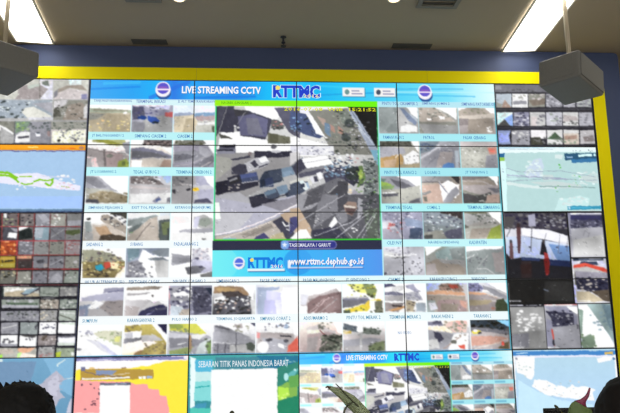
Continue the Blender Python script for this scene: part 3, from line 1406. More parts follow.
P b93 269,614 407,615 411,777 271,775
P db5 272,624 401,625 400,666 274,665
P cb5 276,711 405,712 405,767 279,765
S 332 9 280,665 405,712 16.9
P 644 416,615 556,617 558,779 418,777
P eb9 420,607 553,609 552,649 420,648
P 544 419,686 554,678 555,779 418,777
P 99a 567,617 699,618 701,781 568,779
P 556 598,678 662,658 664,709 612,719
P cbb 664,719 701,720 700,770 666,770
P 99a 710,618 846,620 847,786 711,785
S 556 8 720,659 834,721 16.9
L ccd 8.5 724,740 831,660
P aa9 853,620 995,621 995,788 854,786
S 877 5 857,640 993,784 14.1
P dcd 930,692 969,672 964,723 938,722
P 887 281,815 417,816 421,997 282,995
S 332 8 320,825 389,926 16.9
S dc9 8 288,825 418,987 15.5
P aa9 428,827 557,824 559,993 431,991
S eed 12 437,847 553,989 14.1
P 99a 568,824 702,822 704,995 570,993
S 667 14 572,828 701,991 15.5
P 99a 713,822 843,824 844,997 712,995
P bbc 749,891 799,841 842,932 805,992 726,971
P 9a9 853,828 989,825 989,991 852,989
S ccc 10 857,836 986,985 15.5
S 655 8 857,836 983,894 14.1
P 223 -219,1010 1014,1027 1015,1055 -217,1037
L b45 7.0 258,-22 276,394
L b45 7.0 -267,190 986,201
L a44 5.6 405,-22 436,938
L a34 5.6 552,-21 570,940
L 944 4.2 695,-21 712,942
L 834 4.2 840,-20 852,944
L d46 8.5 -256,390 995,402
L e45 8.5 411,395 415,595
L d55 7.0 -244,593 999,601
L c56 7.0 845,399 847,599
L d45 8.5 280,792 996,800
L c34 7.0 -232,786 996,800
L b34 8.5 -219,1009 998,1026
N 26 16.9
T cctvs 0.0000 3.0000 1.0000 4.0000
B 223 223
P 344 304,35 639,40 645,180 311,174
P ddc 324,41 639,46 644,174 330,169
P cb9 334,115 486,88 643,140 644,174 337,169
P 556 475,127 639,50 647,80 516,168
P 9bc 525,78 633,54 553,138 489,137
S fff 8 343,46 603,109 19.7
P aba 646,46 814,49 812,176 647,174
S 787 18 650,50 812,172 15.5
P 999 823,49 976,51 975,175 825,173
S ccb 14 827,53 975,171 15.5
P 9a9 313,214 646,215 651,332 319,326
P 575 366,254 635,265 634,288 368,284
S ccd 10 326,224 635,253 18.3
P bbc 323,283 643,293 641,332 325,326
P ba9 656,216 820,218 821,343 658,340
S 665 14 659,220 818,341 15.5
S eed 12 666,220 805,335 15.5
P 9a9 829,218 982,221 981,342 829,339
S 566 14 840,223 972,314 16.9
S ddd 8 827,222 981,334 16.9
P 99a 314,372 650,372 656,506 318,499
S 454 14 347,382 629,427 15.5
L 223 5.6 507,405 510,464 535,464 536,405
S ccc 8 323,421 645,496 14.1
P aaa 663,368 809,367 812,513 665,510
S 776 14 666,372 809,509 15.5
S edb 6 666,388 809,509 16.9
P aba 830,367 977,370 976,512 830,509
L 554 7.0 835,430 913,471 973,512
L eee 7.0 833,391 969,413
P aab 326,526 474,523 477,679 329,676
L eee 8.5 344,598 467,562
L 99a 11.3 347,647 470,630
P 9aa 493,525 644,526 648,684 498,681
P 556 617,584 645,546 638,633
P fff 662,528 808,527 811,684 663,681
S 446 13 667,556 803,617 15.5
S aaa 6 666,624 811,680 14.1
P fff 831,532 977,535 977,680 831,677
P bdb 839,540 975,542 971,562 891,560
P fff 330,695 476,696 480,843 331,840
S 445 12 351,744 474,795 16.9
P aab 329,801 479,814 480,843 331,840
P fff 496,697 644,700 645,847 498,844
P 555 496,697 644,700 630,731 540,719
S 556 7 547,719 613,779 14.1
P 988 656,704 812,707 812,840 659,836
S 654 10 660,708 809,764 16.9
S dcc 10 669,751 812,832 15.5
P eef 832,708 984,711 981,843 832,840
P 667 832,708 984,711 982,731 898,740 833,731
P cdc 831,803 982,807 981,843 832,840
P bba 206,860 648,871 651,998 213,987
P ae5 336,936 360,918 357,990 313,989
P eb9 490,867 642,870 587,923 525,941 485,901
P cf9 487,940 524,922 515,994 487,994
P fed 524,931 646,963 647,998 502,994
P cba 207,876 434,877 462,939 261,954
P aaa 665,857 805,855 808,1002 666,998
S b77 10 677,944 803,1002 15.5
S 777 8 673,867 801,948 15.5
P 9a8 824,875 982,878 984,1002 823,998
P bc4 821,938 866,920 863,999 823,998
P ded 956,932 981,933 983,981 957,980
P 9aa -27,36 266,40 273,168 -20,163
P bb9 -18,208 281,209 287,326 -11,321
P 99a -9,366 289,365 295,499 -2,493
P aba 1,541 152,544 160,690 9,687
P bbb 177,545 298,547 305,693 185,691
P ccc 10,716 161,719 169,864 18,860
P aaa 186,720 306,722 313,867 194,865
L a45 5.6 -219,2 994,19
L ccc 2.8 317,21 394,22
L ccc 2.8 471,24 548,25
L bbb 2.8 325,192 581,192
L bbb 2.8 665,198 787,198
N 34 16.9
T parks 5.0000 0.0000 6.0000 1.0000
B 334 223
P 778 7,9 439,1 1046,29 1040,118 2,134
P 99a 16,30 76,29 73,92 14,93
S 555 16 14,77 432,133 15.0
P bcd 15,162 174,159 164,381 5,383
P b98 61,382 96,248 164,381
P aa9 9,296 63,326 61,382 5,383
P eee 180,159 343,157 332,375 170,377
P 99a 185,278 325,266 322,323 182,331
S bba 8 186,169 336,244 18.8
P 998 347,157 522,154 510,367 340,369
P 876 346,260 518,226 513,320 381,353
S dcc 8 350,166 506,258 22.5
P 99a 532,154 703,151 691,364 520,367
S ccd 12 531,163 681,364 22.5
S 667 10 531,163 681,364 22.5
P aab 714,151 835,149 822,363 701,364
P 99a 851,149 1018,146 1005,360 839,362
S bcb 14 852,205 1001,360 20.7
S 667 8 852,205 1001,360 18.8
P dee 8,457 173,455 169,526 4,672
P 9be 72,573 171,480 166,670 127,671
P 555 4,672 82,567 137,671
P 88a 180,455 340,453 333,669 170,670
S ccd 16 184,464 325,663 22.5
S 446 12 184,464 325,663 22.5
P bbb 348,453 506,451 500,667 341,669
P cbb 362,524 422,523 405,668 349,669
S 778 10 415,461 496,630 22.5
P bbc 516,451 681,448 672,665 508,667
S 778 12 593,505 673,659 22.5
S 9a9 6 519,475 628,598 22.5
P ccc 689,448 850,446 841,664 680,665
P baa 694,489 833,518 840,580 688,597
S 666 12 690,572 836,642 18.8
P aab 858,446 1020,444 1014,662 849,663
S 778 12 861,456 1006,656 22.5
P 9ad 5,746 139,744 119,848 129,964 -1,965
P abe 13,788 122,772 115,924 16,940
P 99a 147,744 333,742 322,968 137,970
S ddd 10 162,756 316,847 22.5
S 444 8 178,848 313,923 15.0
P dcd 342,736 501,735 497,876 339,862
P 443 340,852 435,846 459,967 334,968
S 777 8 376,846 489,952 22.5
P ccc 511,735 671,733 660,960 501,961
P 464 505,876 589,768 665,874 612,890
S 676 12 514,860 660,960 22.5
P cba 679,751 840,738 831,959 672,960
P a87 685,828 816,812 812,873 692,889
S 797 8 682,874 818,949 22.5
P ccc 681,733 841,731 838,781 677,788
P bab 852,737 1018,730 1004,951 840,952
P 877 874,842 976,810 1001,902 890,918
L 556 7.5 -10,414 1023,394
L 445 9.4 -13,703 1021,680
N 26 22.5
T sea 5.0000 4.0000 6.0000 5.0000
B bde bdf
P 48c -6,19 1080,32 1080,94 -9,76
L cef 7.5 33,50 150,47
P db6 890,49 975,48 975,83 890,84
P fff -5,81 24,82 -17,1595 -52,1594
P eef 19,82 1000,95 999,117 18,108
P fff 27,101 213,92 196,345 169,411 124,397 89,343 36,315 24,248
S cdd 10 42,168 180,385 15.0
P fff 197,412 307,428 396,497 524,527 549,480 570,523 673,518 772,574 742,613 753,719 625,702 460,671 296,626 208,545 164,504
S bde 22 195,438 736,706 16.9
S ddd 24 195,438 737,692 13.2
P fff 809,133 886,114 980,116 938,177 862,189 824,201
P fff 981,97 1008,95 1008,595 982,594
E 57a 978,146 11.3,11.3
E 99a 35,122 11.3,11.3
P cef 40,408 172,544 403,695 732,771 751,1626 -17,1595
N 7 37.6
'''
# --- the big traffic page that spans displays 2-5 of the first four rows
def bar(u0, v0, u1, v1, c, alpha=1.):
    A = rect(u0, v0, u1, v1); A[:] = A * (1 - alpha) + np.asarray(c, np.float32) / 255 * alpha
CV[:] = .05
page = rect(1, 0, 5, 4); page[:] = np.array([238, 250, 253]) / 255
for r_, (cl, cr) in enumerate([((216, 246, 250), (184, 232, 244)), ((188, 244, 248), (168, 236, 245)), ((190, 246, 250), (166, 232, 242)),
                               ((222, 249, 252), (176, 244, 246)), ((244, 252, 254), (196, 246, 250)), ((246, 252, 254), (226, 250, 252)), ((246, 252, 254), (240, 252, 254))]):
    v0 = .297 if r_ == 0 else .802 + .5305 * (r_ - 1)
    v1 = min(4, .802 + .5305 * r_)
    n = round(v1 * SV) - round(v0 * SV)
    A = rect(1, v0, 5, v1); g = np.linspace(0, 1, A.shape[1])[None, :, None]
    g = np.clip((g - .35) / .3, 0, 1)
    A[:] = (np.array(cl) * (1 - g) + np.array(cr) * g) / 255
def header(u0, v0, u1, v1):
    A = rect(u0, v0, u1, v1); h, w = A.shape[:2]
    xs = np.array([0, .1, .16, .2, .24, .35, .43, .5, .56, .62, .7, .8, .88, .95, 1]) * w
    cs = np.array([[60, 170, 245], [40, 165, 245], [30, 180, 250], [45, 125, 230], [40, 165, 245], [30, 140, 235], [20, 190, 250], [30, 200, 252], [25, 185, 245], [40, 200, 245],
                   [70, 205, 248], [100, 220, 248], [120, 225, 250], [190, 245, 252], [225, 252, 255]], float) / 255
    x = np.arange(w)
    base = np.stack([np.interp(x, xs, cs[:, i]) for i in range(3)], 1)
    A[:] = base[None]
    for (x0, y0, x1, y1, c, wd) in [(.0, .5, .12, .35, (20, 130, 235), .10), (.14, .95, .24, .05, (40, 110, 228), .22), (.5, .75, .7, .55, (20, 150, 225), .08), (.55, .2, .72, .38, (60, 215, 250), .1),
                                    (.7, .35, .92, .3, (60, 170, 235), .07), (.72, .62, .95, .7, (60, 185, 240), .08), (.75, .5, 1, .48, (190, 245, 252), .08), (.25, .9, .4, .8, (25, 115, 225), .12), (.03, .2, .12, .12, (70, 200, 252), .14)]:
        w_ = wd * h / 2
        fill(A, [(x0 * w, y0 * h - w_), (x1 * w, y1 * h - w_), (x1 * w, y1 * h + w_), (x0 * w, y0 * h + w_)], np.array(c) / 255, .6)
    # transport emblem, twice, and the two white download cards
    for cx, cy in ((.174, .42), (.8215, .43)):
        for (dx, dy, q, c) in ((.1, .22, .37, (40, 90, 160)), (0, .08, .37, (250, 245, 250)), (0, 0, .345, (250, 248, 252)), (0, 0, .29, (95, 85, 205))):
            ell(A, (cx * w + dx * h * .3), (cy + dy) * h, q * h, q * h, np.array(c) / 255)
        fill(A, [((cx * w) - .33 * h, cy * h + .02 * h), ((cx * w) + .33 * h, cy * h + .02 * h), ((cx * w) + .33 * h, cy * h + .1 * h), ((cx * w) - .33 * h, cy * h + .1 * h)], np.array([250, 230, 245]) / 255)
        fill(A, [((cx * w) - .2 * h, cy * h - .08 * h), ((cx * w) + .2 * h, cy * h - .08 * h), ((cx * w) + .2 * h, cy * h - .01 * h), ((cx * w) - .2 * h, cy * h - .01 * h)], np.array([150, 95, 190]) / 255)
    for a, b, ic in ((.6145, .6695, (110, 150, 150)), (.6932, .7465, (70, 80, 100))):
        fill(A, [(a * w + 2, .33 * h), (b * w + 3, .33 * h), (b * w + 3, .79 * h), (a * w + 2, .79 * h)], np.array([60, 110, 140]) / 255, .6)
        fill(A, [(a * w, .28 * h), (b * w, .28 * h), (b * w, .74 * h), (a * w, .74 * h)], np.array([248, 246, 244]) / 255)
        ell(A, a * w + .013 * w * .85, .52 * h, .12 * h, .14 * h, np.array(ic) / 255)
        for yy, l in ((.42, .02), (.58, .028)):
            fill(A, [(a * w + .022 * w, yy * h), (a * w + .022 * w + l * w, yy * h), (a * w + .022 * w + l * w, (yy + .07) * h), (a * w + .022 * w, (yy + .07) * h)], np.array([150, 150, 185]) / 255)
header(1, 0, 5, .297)
secs = []
for ln in ART.strip().splitlines():
    if ln[0] == 'T':
        t = ln.split(); secs.append((t[1], [float(x) for x in t[2:]], []))
    else: secs[-1][2].append(ln)
for nm, rc, ops in secs:
    REG[nm] = rc
    if nm in ('flood', 'river', 'heat', 'hot', 'imap', 'sea'): paint(*rc, ops, .9, 1.2, .5)
    else: paint(*rc, ops, .78 if nm[0] == 't' and nm[1:].isdigit() else .62 if nm == 'video' else .8, 1.5 if nm[0] == 't' and nm[1:].isdigit() else 1.1 if nm == 'video' else .7, .6, 1.1)
# tree limbs, towers and poles of the live picture already painted; now its green bars, black bar, green frame and web banner
A = rect(2.2, .297, 3.80, .393); g = np.linspace(0, 1, A.shape[1])[None, :, None]
A[:] = (np.array([158, 240, 20]) * (1 - g) + np.array([112, 248, 0]) * g) / 255
bar(2.205, .393, 2.216, 2.40, (40, 205, 120)); bar(3.792, .393, 3.80, 2.40, (30, 190, 80)); bar(2.205, 2.39, 3.80, 2.412, (45, 200, 35))
bar(2.2, 2.412, 3.80, 2.55, (34, 38, 66))
A = rect(2.2, 2.55, 3.80, 2.925); h, w = A.shape[:2]; g = np.linspace(0, 1, w)[None, :, None]
A[:] = (np.array([100, 238, 245]) * np.clip(1 - g / .5, 0, 1) + np.array([45, 190, 250]) * np.clip(1 - abs(g - .5) / .5, 0, 1) + np.array([80, 150, 238]) * np.clip((g - .5) / .5, 0, 1)) / 255
ell(A, .06 * w, .5 * h, .09 * w, .6 * h, np.array([130, 240, 245]) / 255, .5)
ell(A, .5 * w, .46 * h, .085 * w, .5 * h, np.array([35, 150, 235]) / 255, .75); ell(A, .58 * w, .1 * h, .07 * w, .5 * h, np.array([70, 170, 245]) / 255, .5)
cx, cy = .155 * w, .47 * h
for (dx, dy, q, c) in ((2, 4, 15, (40, 110, 160)), (0, 3, 16, (245, 235, 245)), (0, 0, 16, (248, 245, 250)), (0, 0, 12, (75, 105, 220))): ell(A, cx + dx, cy + dy, q, q, np.array(c) / 255)
fill(A, [(cx - 14, cy + 1), (cx + 14, cy + 1), (cx + 14, cy + 4), (cx - 14, cy + 4)], np.array([240, 235, 250]) / 255)
bar(2.535, 2.829, 2.879, 2.861, (30, 110, 170)); bar(2.527, 2.818, 2.873, 2.85, (245, 250, 252))
bar(2.915, 2.800, 3.62, 2.822, (30, 95, 185)); bar(2.915, 2.795, 3.615, 2.812, (235, 238, 248)); bar(2.905, 2.70, 2.93, 2.81, (235, 240, 250))
# pill with the station name
A = rect(2.84, 2.412, 3.40, 2.55); h, w = A.shape[:2]
def pill(x0, x1, y0, y1, c):
    r = (y1 - y0) / 2
    fill(A, [(x0 + r, y0), (x1 - r, y0), (x1 - r, y1), (x0 + r, y1)], c); ell(A, x0 + r, (y0 + y1) / 2, r, r, c); ell(A, x1 - r, (y0 + y1) / 2, r, r, c)
pill(.03 * w, .945 * w, 1, h - 2, np.array([165, 165, 215]) / 255); pill(.04 * w, .937 * w, 3, h - 4, np.array([42, 48, 132]) / 255)
ell(A, .062 * w, .47 * h, .5 * h, .48 * h, np.array([120, 165, 230]) / 255)
st = [(.062 * w + (.3 if i % 2 == 0 else .13) * h * math.sin(i * math.pi / 5), .47 * h - (.3 if i % 2 == 0 else .13) * h * math.cos(i * math.pi / 5)) for i in range(10)]
fill(A, st, np.array([235, 245, 255]) / 255)
# thin cyan rules: foot of the page
bar(1, 3.985, 5, 4, (40, 160, 215))
bar(.984, 0, 1, 5, (36, 42, 66)); bar(4.988, .297, 5, 3.99, (70, 170, 190)); bar(5, 0, 5.008, 5, (30, 44, 60))
# the same page again, half as large, in the bottom row
src = CV[0:2 * SV, S:5 * S].copy()
for u, v, n in [(1 + .4013 * c + .02, .312 + .5305 * r_, .2) for r_ in range(4) for c in (0, 1, 2, 7, 8, 9)]:
    src[round(v * SV):round((v + .05) * SV), round((u - 1) * S):round((u - 1 + n) * S)] *= np.array([.7, .8, .88])
small = (src[0::2, 0::2] + src[1::2, 0::2] + src[0::2, 1::2] + src[1::2, 1::2]) / 4
D = CV[4 * SV:5 * SV, 3 * S:5 * S]
D[:] = small[:SV]
L_ = D[:, :S]; L_[round(.15 * SV):] = np.clip(L_[round(.15 * SV):] * 1.22 + .06, 0, 1)
L_[:round(.15 * SV)] = np.clip(L_[:round(.15 * SV)] * 1.05 + .08, 0, 1)
# soften
CV = soft(CV, 1).astype(np.float32)
CVL = s2l(np.clip(CV, 0, 1)).astype(np.float32)
def sample(U, V):
    x = np.clip(U * S - .5, 0, 6 * S - 1.001); y = np.clip(V * SV - .5, 0, 5 * SV - 1.001)
    xi, yi = x.astype(int), y.astype(int); fx, fy = (x - xi)[..., None], (y - yi)[..., None]
    return (CVL[yi, xi] * (1 - fx) + CVL[yi, xi + 1] * fx) * (1 - fy) + (CVL[yi + 1, xi] * (1 - fx) + CVL[yi + 1, xi + 1] * fx) * fy

def screen_mat():
    m = bpy.data.materials.new('lit_screen'); m.use_nodes = True
    nt = m.node_tree; b = nt.nodes['Principled BSDF']
    a = nt.nodes.new('ShaderNodeAttribute'); a.attribute_name = 'picture'
    b.inputs['Base Color'].default_value = (.012, .012, .014, 1); b.inputs['Roughness'].default_value = .45; b.inputs['Specular IOR Level'].default_value = .2
    nt.links.new(a.outputs['Color'], b.inputs['Emission Color']); b.inputs['Emission Strength'].default_value = 1.0
    m.cycles.emission_sampling = 'NONE'
    return m
M_SCREEN = screen_mat()
def picture(name, u0, v0, u1, v1, org, y, parent, res=128):
    """flat lit grid facing the room; vertices relative to org"""
    nx, ny = max(2, round((u1 - u0) * res) + 1), max(2, round((v1 - v0) * res * .66) + 1)
    U, V = np.meshgrid(np.linspace(u0, u1, nx), np.linspace(v0, v1, ny))
    e = 1 / (2 * res)
    C = sample(np.clip(U, u0 + e * .6, u1 - e * .6), np.clip(V, v0 + e, v1 - e))
    co = np.zeros((ny, nx, 3), np.float32)
    co[..., 0] = U * W - org[0]; co[..., 1] = y - org[1]; co[..., 2] = Z0 - V * H - org[2]
    me = bpy.data.meshes.new(name)
    me.vertices.add(nx * ny); me.vertices.foreach_set('co', co.ravel())
    i = (np.arange(ny - 1)[:, None] * nx + np.arange(nx - 1)[None, :]).ravel()
    q = np.stack([i, i + nx, i + nx + 1, i + 1], 1).ravel()     # facing -Y
    n = len(i)
    me.loops.add(n * 4); me.loops.foreach_set('vertex_index', q.astype(np.int32))
    me.polygons.add(n); me.polygons.foreach_set('loop_start', (np.arange(n) * 4).astype(np.int32))
    me.polygons.foreach_set('loop_total', np.full(n, 4, np.int32))
    me.update(calc_edges=True)
    at = me.attributes.new('picture', 'FLOAT_COLOR', 'POINT')
    rgba = np.ones((nx * ny, 4), np.float32); rgba[:, :3] = C.reshape(-1, 3)
    at.data.foreach_set('color', rgba.ravel())
    return link(name, me, M_SCREEN, parent)

# ------------------------------------------------------------------ windows on the wall
WIN = []       # (name, u0, v0, u1, v1, label)
for nm, rc in REG.items():
    if nm[0] == 't' and nm[1:].isdigit(): WIN.append(('camera_feed', *rc, None))
WIN += [('title_bar', 1, 0, 5, .295, 'blue page header'), ('live_video', 2.205, .393, 3.80, 2.412, 'large live view of a busy junction'), ('station_bar', 2.2, .297, 3.80, .393, 'bright green name bar'),
        ('name_strip', 2.2, 2.412, 3.80, 2.55, 'dark strip with the station name'), ('web_banner', 2.2, 2.55, 3.80, 2.925, 'cyan and blue web address banner')]
for i in range(3):
    for a, b in ((0, .313), (.313, .647), (.647, .974)): WIN.append(('camera_feed', i / 3 + .003, a + .008, (i + 1) / 3 - .003, b - .004, None))
WIN += [('orange_header', 0.008, 1.0, 1, 1.08, 'orange header strip'), ('island_map', 0.008, 1.10, 1, 1.965, 'pale blue island map')]
ue = [0.008, .112, .268, .416, .571, .72, .868, 1.0]; ve = [2.008, 2.195, 2.4, 2.598, 2.797, 2.985]
for a, b in zip(ue, ue[1:]):
    for c, d in zip(ve, ve[1:]): WIN.append(('camera_feed', a + .006, c + .012, b - .008, d - .010, None))
for v0, v1, cols in [(3.04, 3.17, ((.01, .30), (.335, .652), (.662, .812), (.83, .985))), (3.21, 3.342, ((.01, .30), (.325, .652), (.662, .812), (.83, .985))), (3.37, 3.508, ((.01, .30), (.32, .652), (.662, .812), (.83, .985))),
                     (3.53, 3.683, ((.01, .15), (.165, .30), (.325, .48), (.497, .648), (.662, .812), (.83, .985))), (3.695, 3.84, ((.01, .15), (.165, .30), (.325, .48), (.497, .648), (.662, .812), (.83, .985))),
                     (3.865, 3.992, ((.01, .30), (.325, .648), (.662, .812), (.83, .985)))]:
    for a, b in cols: WIN.append(('camera_feed', a, v0, b, v1, None))
WIN += [('road_map', 0, 4, 1, 5, 'blue sea map with a pale island'), ('heat_map', 1, 4.06, 2, 5, 'pink and yellow region map'), ('hotspot_page', 2, 4, 3, 5, 'green page with a blank white box'),
        ('browser_map', 5, 1.0, 6, 1.97, 'pale sea chart in a browser window'), ('weather_map', 5, 4.06, 6, 5, 'light blue map with white islands')]
for v0, v1 in ((.158, .378), (.452, .674), (.738, .966)):
    for a, b in zip((5.01, 5.168, 5.335, 5.508, 5.685, 5.855), (5.165, 5.332, 5.505, 5.682, 5.851, 5.992)): WIN.append(('camera_feed', a, v0, b, v1, None))
for nm in ('hall', 'snow', 'gate', 'wash', 'crew', 'tree'): WIN.append(('camera_feed', *REG[nm], None))
for c in (0, 1, 2, 7, 8, 9):
    for r_ in range(2):
        u0, v0, u1, v1 = REG['t%d%d' % (r_, c)]
        WIN.append(('camera_feed', 3 + (u0 - 1) / 2, 4 + v0 / 2, 3 + (u1 - 1) / 2, 4 + v1 / 2, None))
WIN += [('title_bar', 3, 4, 5, 4.147, 'small page header'), ('live_video', 3.605, 4.197, 4.40, 5, 'smaller copy of the live junction view')]

# ------------------------------------------------------------------ displays
M_BEZ = mat('bezel_black', (44, 46, 54), .5); M_HOUSE = mat('display_housing', (30, 31, 34), .6)
LAB = {
 (0, 0): 'wall display showing nine grey street views under the yellow band, behind the hanging speaker',
 (0, 1): 'wall display with orange header over a pale blue map of a green island chain',
 (0, 2): 'wall display packed with small street views framed in red, one of them orange',
 (0, 3): 'wall display with a black grid of small and wide pale street views',
 (0, 4): 'wall display with a blue sea map and pale island behind the spiky haired person',
 (1, 0): 'wall display starting the blue page header, with a sandy field view and round emblem',
 (1, 1): 'wall display with captioned road views reading SIMPANG CIASEM 2 and TEGAL GUBUG 2',
 (1, 2): 'wall display with captions SIMPANG PEJAGAN 2, SADANG 2 and a red roofed town',
 (1, 3): 'wall display with caption SUMPIUH above a washed out road view',
 (1, 4): 'wall display with a pink and yellow region map and a blank white box',
 (2, 0): 'wall display with the words STREAMING CCTV over the dark building in the live view',
 (2, 1): 'wall display with parked trucks and a silver car of the live junction view',
 (2, 2): 'wall display with cyan banner holding the round emblem beside the logo',
 (2, 3): 'wall display with pale road views and a red roof corner above the green hotspot page',
 (2, 4): 'wall display with the heading SEBARAN TITIK PANAS INDONESIA BARAT on green',
 (3, 0): 'wall display with two white cards in its header and a yellow date stamp',
 (3, 1): 'wall display with white lorry roof and dark trees of the live junction view',
 (3, 2): 'wall display with the web address on its blue banner',
 (3, 3): 'wall display with road views over the bright small repeat of the header',
 (3, 4): 'wall display with an overexposed small repeat of the traffic page behind the long green leaf',
 (4, 0): 'wall display at the pale end of the page header, with caption SIMPANG JOMIN 2',
 (4, 1): 'wall display with road views PATROL and LOSARI 2 on pale cyan',
 (4, 2): 'wall display with crowded terminal view captioned COMAL 2',
 (4, 3): 'wall display with a yellow car on a brown road, caption TARAHAN 2',
 (4, 4): 'wall display with small clear repeat of the traffic page and its dark corner',
 (5, 0): 'wall display with three dark rows of small street views behind the hanging speaker',
 (5, 1): 'wall display with a pale sea chart in a browser window beside the yellow band',
 (5, 2): 'wall display with the upper part of a hall view, a person in red trousers',
 (5, 3): 'wall display with a wash of white specks, a station crowd and a bright tree view',
 (5, 4): 'wall display with light blue map of white islands behind the red tipped leaf',
}
G = .0005; BZ = .0042
PANEL = {}
for i in range(6):
    for j in range(5):
        u0, u1, v0, v1 = i, i + 1, j, j + 1
        org = ((i + .5) * W, 0, Z0 - v1 * H)
        t = thing('wall_display', LAB[(i, j)], 'display', org, 0, 'displays of the video wall')
        hw = W / 2 - G
        bm = box(nb(), -hw, .004, G, hw, .085, H - G, .004, 1); bobj('housing', bm, M_HOUSE, t)
        bm = nb()
        box(bm, -hw, -.0015, G, hw, .004, BZ); box(bm, -hw, -.0015, H - BZ, hw, .004, H - G)
        box(bm, -hw, -.0015, BZ, -hw + BZ, .004, H - BZ); box(bm, hw - BZ, -.0015, BZ, hw, .004, H - BZ)
        bobj('bezel', bm, M_BEZ, t)
        a, b = BZ / W, BZ / H
        U0, U1, V0, V1 = u0 + a, u1 - a, v0 + b, v1 - b
        sc = picture('screen', U0, V0, U1, V1, org, .0030, t)
        PANEL[(i, j)] = (t, sc, org, (U0, V0, U1, V1))
        for (nm, p, q, r_, s_, lb) in WIN:
            p, q, r_, s_ = max(p, U0), max(q, V0), min(r_, U1), min(s_, V1)
            if r_ - p > .02 and s_ - q > .02:
                o = picture(nm, p, q, r_, s_, org, .0022, sc)
                if lb: o['label'] = lb

# ------------------------------------------------------------------ lettering on the screens
TXT = {}
def tmat(rgb):
    if rgb not in TXT: TXT[rgb] = emit('lettering_%d_%d_%d' % rgb, rgb, 1.0, False)
    return TXT[rgb]
def text_mesh(s, bold=0., res=2):
    cu = bpy.data.curves.new('txt', 'FONT'); cu.body = s; cu.resolution_u = res; cu.offset = bold; cu.fill_mode = 'BOTH'
    o = bpy.data.objects.new('txt', cu); COL.objects.link(o)
    bpy.context.view_layer.update()
    me = bpy.data.meshes.new_from_object(o.evaluated_get(bpy.context.evaluated_depsgraph_get()))
    bpy.data.objects.remove(o); bpy.data.curves.remove(cu)
    return me
def write(name, s, u0, v0, u1, v1, rgb, bold=0., res=1, y=.0014, slope=0., label=None):
    me = text_mesh(s, bold, res)
    n = len(me.vertices)
    if not n: return
    co = np.zeros(n * 3, np.float32); me.vertices.foreach_get('co', co); co = co.reshape(-1, 3)
    mn, mx = co.min(0), co.max(0); sp = np.maximum(mx - mn, 1e-6)
    U = u0 + (co[:, 0] - mn[0]) / sp[0] * (u1 - u0)
    V = v1 - (co[:, 1] - mn[1]) / sp[1] * (v1 - v0) + slope * (U - u0)
    for (i, j), (t, sc, org, (U0, V0, U1, V1)) in PANEL.items():
        if U.max() < U0 or U.min() > U1 or V.max() < V0 or V.min() > V1: continue
        q = np.stack([U * W - org[0], np.full(n, y), Z0 - V * H - org[2]], 1).astype(np.float32)
        m2 = me.copy(); m2.vertices.foreach_set('co', q.ravel())
        if U.max() > U1 or U.min() < U0 or V.max() > V1 or V.min() < V0:
            bm = nb(); bm.from_mesh(m2)
            for pc, pn in (((U0 * W - org[0], 0, 0), (-1, 0, 0)), ((U1 * W - org[0], 0, 0), (1, 0, 0)), ((0, 0, Z0 - V0 * H - org[2]), (0, 0, 1)), ((0, 0, Z0 - V1 * H - org[2]), (0, 0, -1))):
                bmesh.ops.bisect_plane(bm, geom=bm.verts[:] + bm.edges[:] + bm.faces[:], plane_co=pc, plane_no=pn, clear_outer=True)
            bm.to_mesh(m2); bm.free()
        if len(m2.polygons) == 0: continue
        m2.name = name
        o = link(name, m2, tmat(rgb), sc)
        if label: o['label'] = label
CAP = [['TANJUNGPURA/KARAWANG', 'TERMINAL BEKASI', 'JL ALT TEMPURAN/KARAW', 0, 0, 0, 0, 'PINTU TOL CIKAMPEK 2', 'SIMPANG JOMIN 2', 'SIMPANG PATOKBEUSI 2'],
       ['JT BALONGGANDU 2', 'SIMPANG CIASEM 2', 'CIASEM 2', 0, 0, 0, 0, 'PAMANUKAN 2', 'PATROL', 'PASAR GEBANG'],
       ['JT LOSARANG 2', 'TEGAL GUBUG 2', 'TERMINAL CIREBON 2', 0, 0, 0, 0, 'PINTU TOL KANCI 2', 'LOSARI 2', 'JT TANJUNG 2'],
       ['SIMPANG PEJAGAN 2', 'EXIT TOL PEJAGAN', 'KETANGGUNGAN(BUMI)', 0, 0, 0, 0, 'TERMINAL TEGAL', 'COMAL 2', 'TERMINAL SEMARANG'],
       ['SADANG 2', 'SUBANG', 'PADALARANG 2', 0, 0, 0, 0, 'CILEUNYI', 'NAGREG(CIPEDANG)', 'KADIPATEN'],
       ['JALUR ALTERNATIF (SL)', 'PERTIGAAN CAGAK', 'NAGREK (CAGAK) 2', 'LIMBANGAN 2', 'PASAR LIMBANGAN', 'PASAR MALANGBONG', 'JT GENTONG 2', 'CIAMIS 2', 'KARANGPUCUNG 2', 'WANGON 2'],
       ['SUMPIUH', 'KARANGANYAR 2', 'PULO HARJO 2', 'TERMINAL JOGJAKARTA', 'SIMPANG CORAT 2', 'ADISUMARMO 2', 'PINTU TOL MERAK 2', 'TERMINAL MERAK 2', 'BAKAUHENI 2', 'TARAHAN 2']]
for r_, row in enumerate(CAP):
    for c, s in enumerate(row):
        if not s: continue
        u0 = 1.04 + .4013 * c; top = REG['t%d%d' % (r_, 0)][1]
        rgb = ((95, 125, 190), (70, 125, 190), (70, 140, 190), (60, 130, 190), (60, 130, 190), (50, 115, 165), (50, 140, 180))[r_]
        dv = -.022 if r_ == 5 else 0
        write('caption', s, u0, top - .085, u0 + min(.0187 * len(s), .36), top - .034, rgb, .010)
write('title_text', 'LIVE STREAMING CCTV', 1.883, .102, 2.653, .214, (60, 130, 200), .03, 2, .0017)
write('title_text', 'LIVE STREAMING CCTV', 1.878, .089, 2.648, .202, (252, 252, 255), .03, 2, .0012)
write('logo', 'RTTMC', 2.757, .05, 3.241, .264, (205, 240, 255), .075, 2, .0018)
write('logo', 'RTTMC', 2.767, .058, 3.231, .256, (42, 70, 205), .045, 2, .0014, 0, 'blue block lettering')
